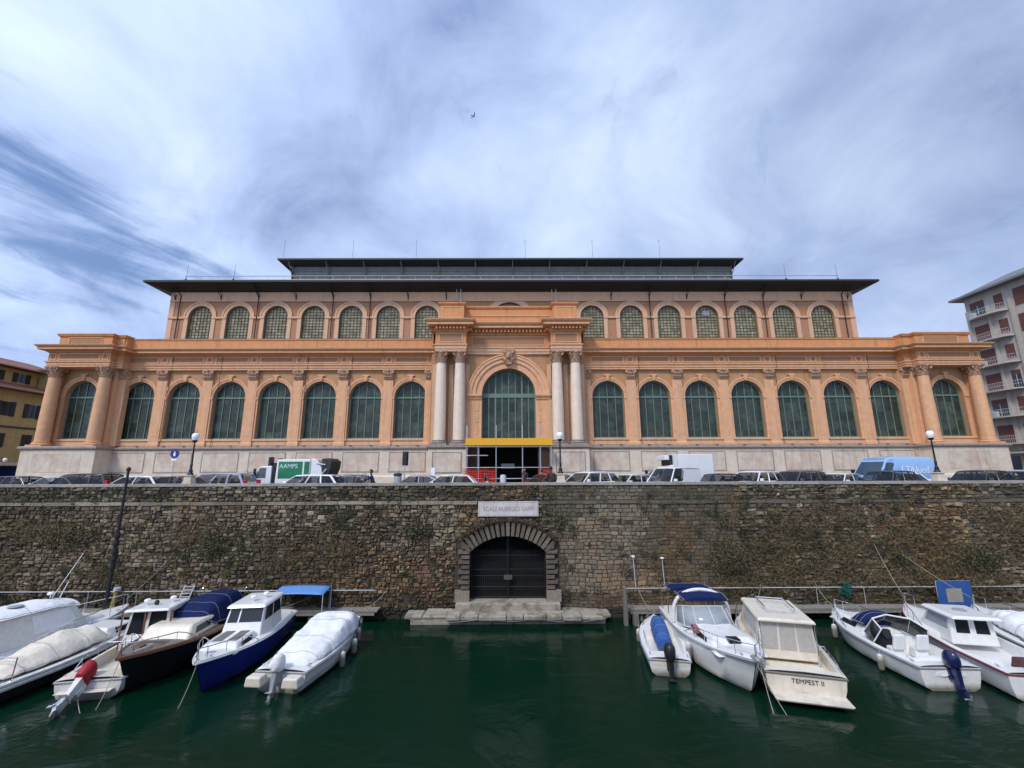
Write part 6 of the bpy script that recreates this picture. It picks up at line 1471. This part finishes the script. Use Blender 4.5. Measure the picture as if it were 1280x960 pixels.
b=MB(); b.frus(1.55,1.95,-.22,.22,1.235,1.58,1.92,-.2,.2,1.34); b.build('deck_hatch',m_wing,H_.o)
H_.railing(.5,.995,.45,11); H_.cleats((.06,.93)); fender(H_,.55,1,'white fender on the shaded side of the navy bimini cruiser'); fender(H_,.62,-1,'white fender between the small boat and the cruiser')
b=MB(); random.seed(8); P=[]
for k in range(60): a=k*.5; P.append((.75+.26*math.cos(a)+.02*random.random(),-.98+.06*math.sin(a*1.3),1.32+.22*math.sin(a)*.6))
b.path(P,.022,n=5); b.build('coiled_line',M('faded_red_rope',(.35,.14,.12),.9,.2,9),H_.o)
b=MB(); b.path([(2.9,.12,1.22),(3.3,.05,1.25),(3.6,0,1.25)],.035); b.frus(3.1,3.5,-.12,.12,1.2,3.15,3.5,-.08,.08,1.3); b.build('anchor_windlass',m_steel,H_.o)
# --- I: cream cabin boat, stern to viewer
I_=Boat('curtained_cabin_boat','cream cabin boat with grey curtained aft windows and a swim platform',(11.5,22.1),(9.65,15.7),2.75,.78,m_cream,m_cream,full=.45,cock=(.05,.34),stripe=m_teakg,swim=True,floor=.32)
cb=I_.block('cabin',m_cream,-1.75,1.6,.98,.62,-1.75,.8,.86,1.92,[('port',.2,.85,.5,.9,m_curt),('star',.15,.8,.5,.9),('back',.05,.33,.25,.92,m_curt),('back',.37,.65,.25,.92,m_curt),('back',.69,.96,.25,.92,m_curt)],bevel=.05)
b=MB(); b.frus(-1.95,.95,-.96,.96,1.90,-1.9,.85,-.9,.9,2.02); b.build('cabin_roof',m_cream,I_.o,bevel=.05)
b=MB()
for sg in (-1,1): b.tube((-1.9,sg*.9,.6),(-1.9,sg*.9,1.92),.03)
for x_ in (-1.2,.2):
    for y_ in (-.5,.5): b.tube((x_,y_,2.0),(x_,y_,2.22),.02)
b.path([(-1.2,-.5,2.22),(-1.2,.5,2.22),(.2,.5,2.22),(.2,-.5,2.22),(-1.2,-.5,2.22)],.022); b.each('roof_rack',m_chrome,I_.o,gap=.2)
I_.railing(.4,.99,.55,11); I_.railing(.02,.3,.25,4,name='stern_rail'); I_.cleats()
I_.block('foredeck_trunk',m_cream,1.5,2.8,.7,.85,1.5,2.5,.55,1.15,[],bevel=.06)
b=MB(); b.box(-2.9,-1.5,-1.0,1.0,.50,.52); b.build('cockpit_sole',m_tarpc,I_.o)
mt=Matrix.Translation((I_.x(0)-.012,-.05,.56))@Matrix.Rotation(-PI/2,4,'Z')@FRONT
text('boat_name','TEMPEST II',.20,M('dark_lettering',(.03,.02,.04),.6,0),mt,I_.hull)
fender(I_,.2,1,'white fender between the cream cabin boat and the cruiser')
# --- J: day cruiser
J_=Boat('day_cruiser','white day cruiser with a small navy hood and dark outboard, third boat from the right',(15.35,22.1),(15.0,16.3),2.3,.72,m_white,m_white,full=.42,cock=(.06,.46),stripe=m_grey,floor=.38,pw=2.4)
J_.block('cuddy_cabin',m_white,-.1,2.2,.8,.78,.0,1.6,.6,1.15,[('port',.3,.75,.3,.75),('star',.25,.7,.3,.75)],bevel=.09)
b=MB(); Jp=[(-.9,1.0,.8),(-.2,.85,.95),(.15,0,1.1),(-.2,-.85,.95),(-.9,-1.0,.8)]; Jt=[(-1.2,.85,1.35),(-.6,.72,1.55),(-.35,0,1.62),(-.6,-.72,1.55),(-1.2,-.85,1.35)]; b.grid([Jp,Jt]); w_=b.build('windscreen',m_wing,J_.o,smooth=True); w_.modifiers.new('s','SOLIDIFY').thickness=.015
b=MB(); b.path(Jt,.03); 
for k in range(5): b.tube(Jp[k],Jt[k],.022)
b.build('windscreen_frame',m_white,J_.o)
J_.tarp('folded_hood',m_navy,[(-.1,.75,1.15,1.45,3),(.2,.8,1.15,1.62,3),(.6,.72,1.12,1.5,3),(.85,.6,1.1,1.25,3)],wr=.02,seed=17)
for x_,y_ in ((-1.15,.45),(-1.15,-.45)): J_.block('helm_seat',m_white,x_-.25,x_+.25,.01,.4,x_-.25,x_+.2,.01,.41,[]) if False else None
b=MB(); 
for y_ in (.42,-.42): b.frus(-1.35,-.95,y_-.24,y_+.24,.4,-1.3,-1.0,y_-.22,y_+.22,.75); b.frus(-1.42,-1.28,y_-.23,y_+.23,.7,-1.5,-1.38,y_-.2,y_+.2,1.25)
b.box(-2.9,-2.2,-.75,.75,.38,.62); b.each('seat',m_white,J_.o,bevel=.05)
b=MB(); b.frus(-.75,-.5,.1,.75,.5,-.65,-.5,.15,.7,1.15); b.tube((-.8,.42,1.05),(-.85,.42,1.07),.16,n=14); b.build('helm_console',m_blackp,J_.o)
b=MB(); b.grid([[(x_,w_*math.cos(a),.45+h_*max(0,math.sin(a))) for a in [PI*k/14 for k in range(15)]] for x_,w_,h_ in ((-2.95,.2,.05),(-2.9,.6,.22),(-2.6,.8,.36),(-2.2,.8,.38),(-2.0,.7,.3),(-1.95,.3,.05))]); b.build('sun_pad_cover',m_tarpw,J_.o,smooth=True)
J_.outboard(0,.2,m_hullnavy,m_hullnavy,.95); J_.railing(.6,.99,.4,8); J_.cleats()
for t in (.75,.25): fender(J_,t,1,'white fender near the %s of the day cruiser'%('bow' if t>.5 else 'stern'))
# --- K: pilothouse boat
K_=Boat('pilothouse_boat','white boat with a white pilothouse and dark aft door windows, second boat from the right',(18.9,22.3),(17.3,15.4),2.5,.80,m_white,m_white,full=.42,cock=(.06,.50),stripe=M('red_antifouling',(.18,.02,.02),.6),floor=.36)
K_.block('pilothouse',m_white,-.7,1.4,.78,.7,-.6,.6,.68,1.7,[('back',.12,.42,.42,.9),('back',.56,.86,.42,.9),('port',.12,.9,.5,.88,m_wgl),('star',.1,.88,.5,.88,m_wgl),('front',.08,.92,.45,.9)],bevel=.06)
b=MB(); b.frus(-1.05,.9,-.84,.84,1.68,-.98,.75,-.74,.74,1.80); b.build('pilothouse_roof',m_white,K_.o,bevel=.06)
b=MB(); b.lathe([(.22,1.80),(.23,1.83),(.18,1.85)],-.1,0,n=18); b.build('roof_hatch',m_grey,K_.o)
K_.railing(.5,.99,.5,10); K_.cleats(); 
b=MB(); b.box(-3.3,-2.6,-.9,.9,.42,.7); b.build('stern_bench',m_tarpw,K_.o,bevel=.05); b=MB(); b.frus(-2.3,-1.8,-.7,-.2,.45,-2.25,-1.85,-.65,-.25,.8); b.build('cooler_box',M('dark_red_box',(.09,.03,.03),.6),K_.o,bevel=.03)
K_.outboard(.3,.7,m_blackp,m_steel,.9)
# --- L: covered boat at the right edge
L_B=Boat('covered_boat','white boat under a white tarpaulin at the right edge of the photo',(22.2,22.3),(20.2,15.6),2.5,.75,m_white,m_white,full=.45,cock=(.05,.4),stripe=m_grey)
L_B.tarp('long_cover',m_tarpw,[(-2.9,.9,.8,.95,4),(-1.5,1.0,.85,1.25,5),(.2,1.0,.9,1.45,5),(1.3,.8,.95,1.35,5),(1.9,.6,1.0,1.1,3)],wr=.05,seed=21)
L_B.railing(.55,.99,.45,8); L_B.cleats(); L_B.outboard(0,.2,m_blackp,m_blackp,1.0)
# --- blue panel hanging at the wall
hc=thing('canvas_screen','blue canvas screen with a clear window, standing upright behind the right boats','canvas screen',(22.1,23.0,-5.65))
q=MB()
for x0,x1,z0,z1 in ((-.85,.85,.35,.85),(-.85,-.42,.85,1.5),(.38,.85,.85,1.5),(-.85,.85,1.5,1.8)): q.box(x0,x1,-.02,.02,z0,z1)
q.build('canvas',m_blue,hc); q=MB(); q.box(-.42,.38,-.006,.006,.85,1.5); q.build('clear_window',M('clouded_plastic',(.36,.33,.28),.3,.1),hc); q=MB()
for x in (-.87,.87): q.tube((x,0,0),(x,0,1.85),.025)
q.tube((-.87,0,1.83),(.87,0,1.83),.02); q.build('frame',m_chrome,hc)
# --- ropes
rope(W_(Dd,.985,.05,.05),(-13.1,15.5,WZ),'rope from the bow of the dark wooden boat down into the water',.1)
rope(W_(E_,.985,.05,.05),(-10.55,15.55,WZ),'rope from the bow of the blue hulled boat down into the water',.1)
rope(W_(H_,.985,.08,.05),(8.1,15.0,WZ),'left rope from the bow of the navy bimini cruiser into the water',.05)
rope(W_(H_,.985,-.08,.05),(8.45,14.9,WZ),'right rope from the bow of the navy bimini cruiser into the water',.05)
rope(W_(C,.05,.6,.05),(-13.4,15.3,WZ),'rope from the stern of the red outboard boat into the water',.1)
rope(W_(F_,.98,0,.1),(-6.3,23.9,-4.3),'rope from the bow of the covered speedboat to the wall',.25)
rope(W_(E_,.02,-.6,.1),(-9.6,23.9,-4.3),'rope from the stern of the blue hulled boat to the wall',.2)
rope(W_(G,.98,0,.1),(6.6,23.9,-4.3),'rope from the bow of the small blue covered boat to the wall',.2)
rope(W_(I_,.98,0,.1),(13.0,23.9,-4.1),'rope from the bow of the cream cabin boat to the wall',.2)
rope(W_(J_,.98,0,.1),(15.8,23.9,-4.1),'rope from the bow of the day cruiser to the wall',.2)
rope(W_(K_,.98,0,.3),(19.2,23.95,-2.1),'pale rope from the pilothouse boat high up the right wall',.15)
rope(W_(A,.98,0,.3),(-17.6,23.95,-2.6),'rope from the leftmost boat high up the left wall',.1)
rope(W_(C,.98,0,.1),(-14.2,23.9,-4.3),'rope from the bow of the red outboard boat to the wall',.2)
rope(W_(L_B,.98,0,.3),(20.5,23.95,-2.6),'pale rope from the right edge boat up the wall',.1)
rope((-4.9,22.75,-5.35),(-1.3,22.75,-5.35),'slack rope hanging on the left front of the landing',.16); rope((-1.2,22.75,-5.35),(1.2,22.75,-5.35),'slack rope hanging on the middle front of the landing',.14); rope((1.3,22.75,-5.35),(4.7,22.75,-5.35),'slack rope hanging on the right front of the landing',.18)
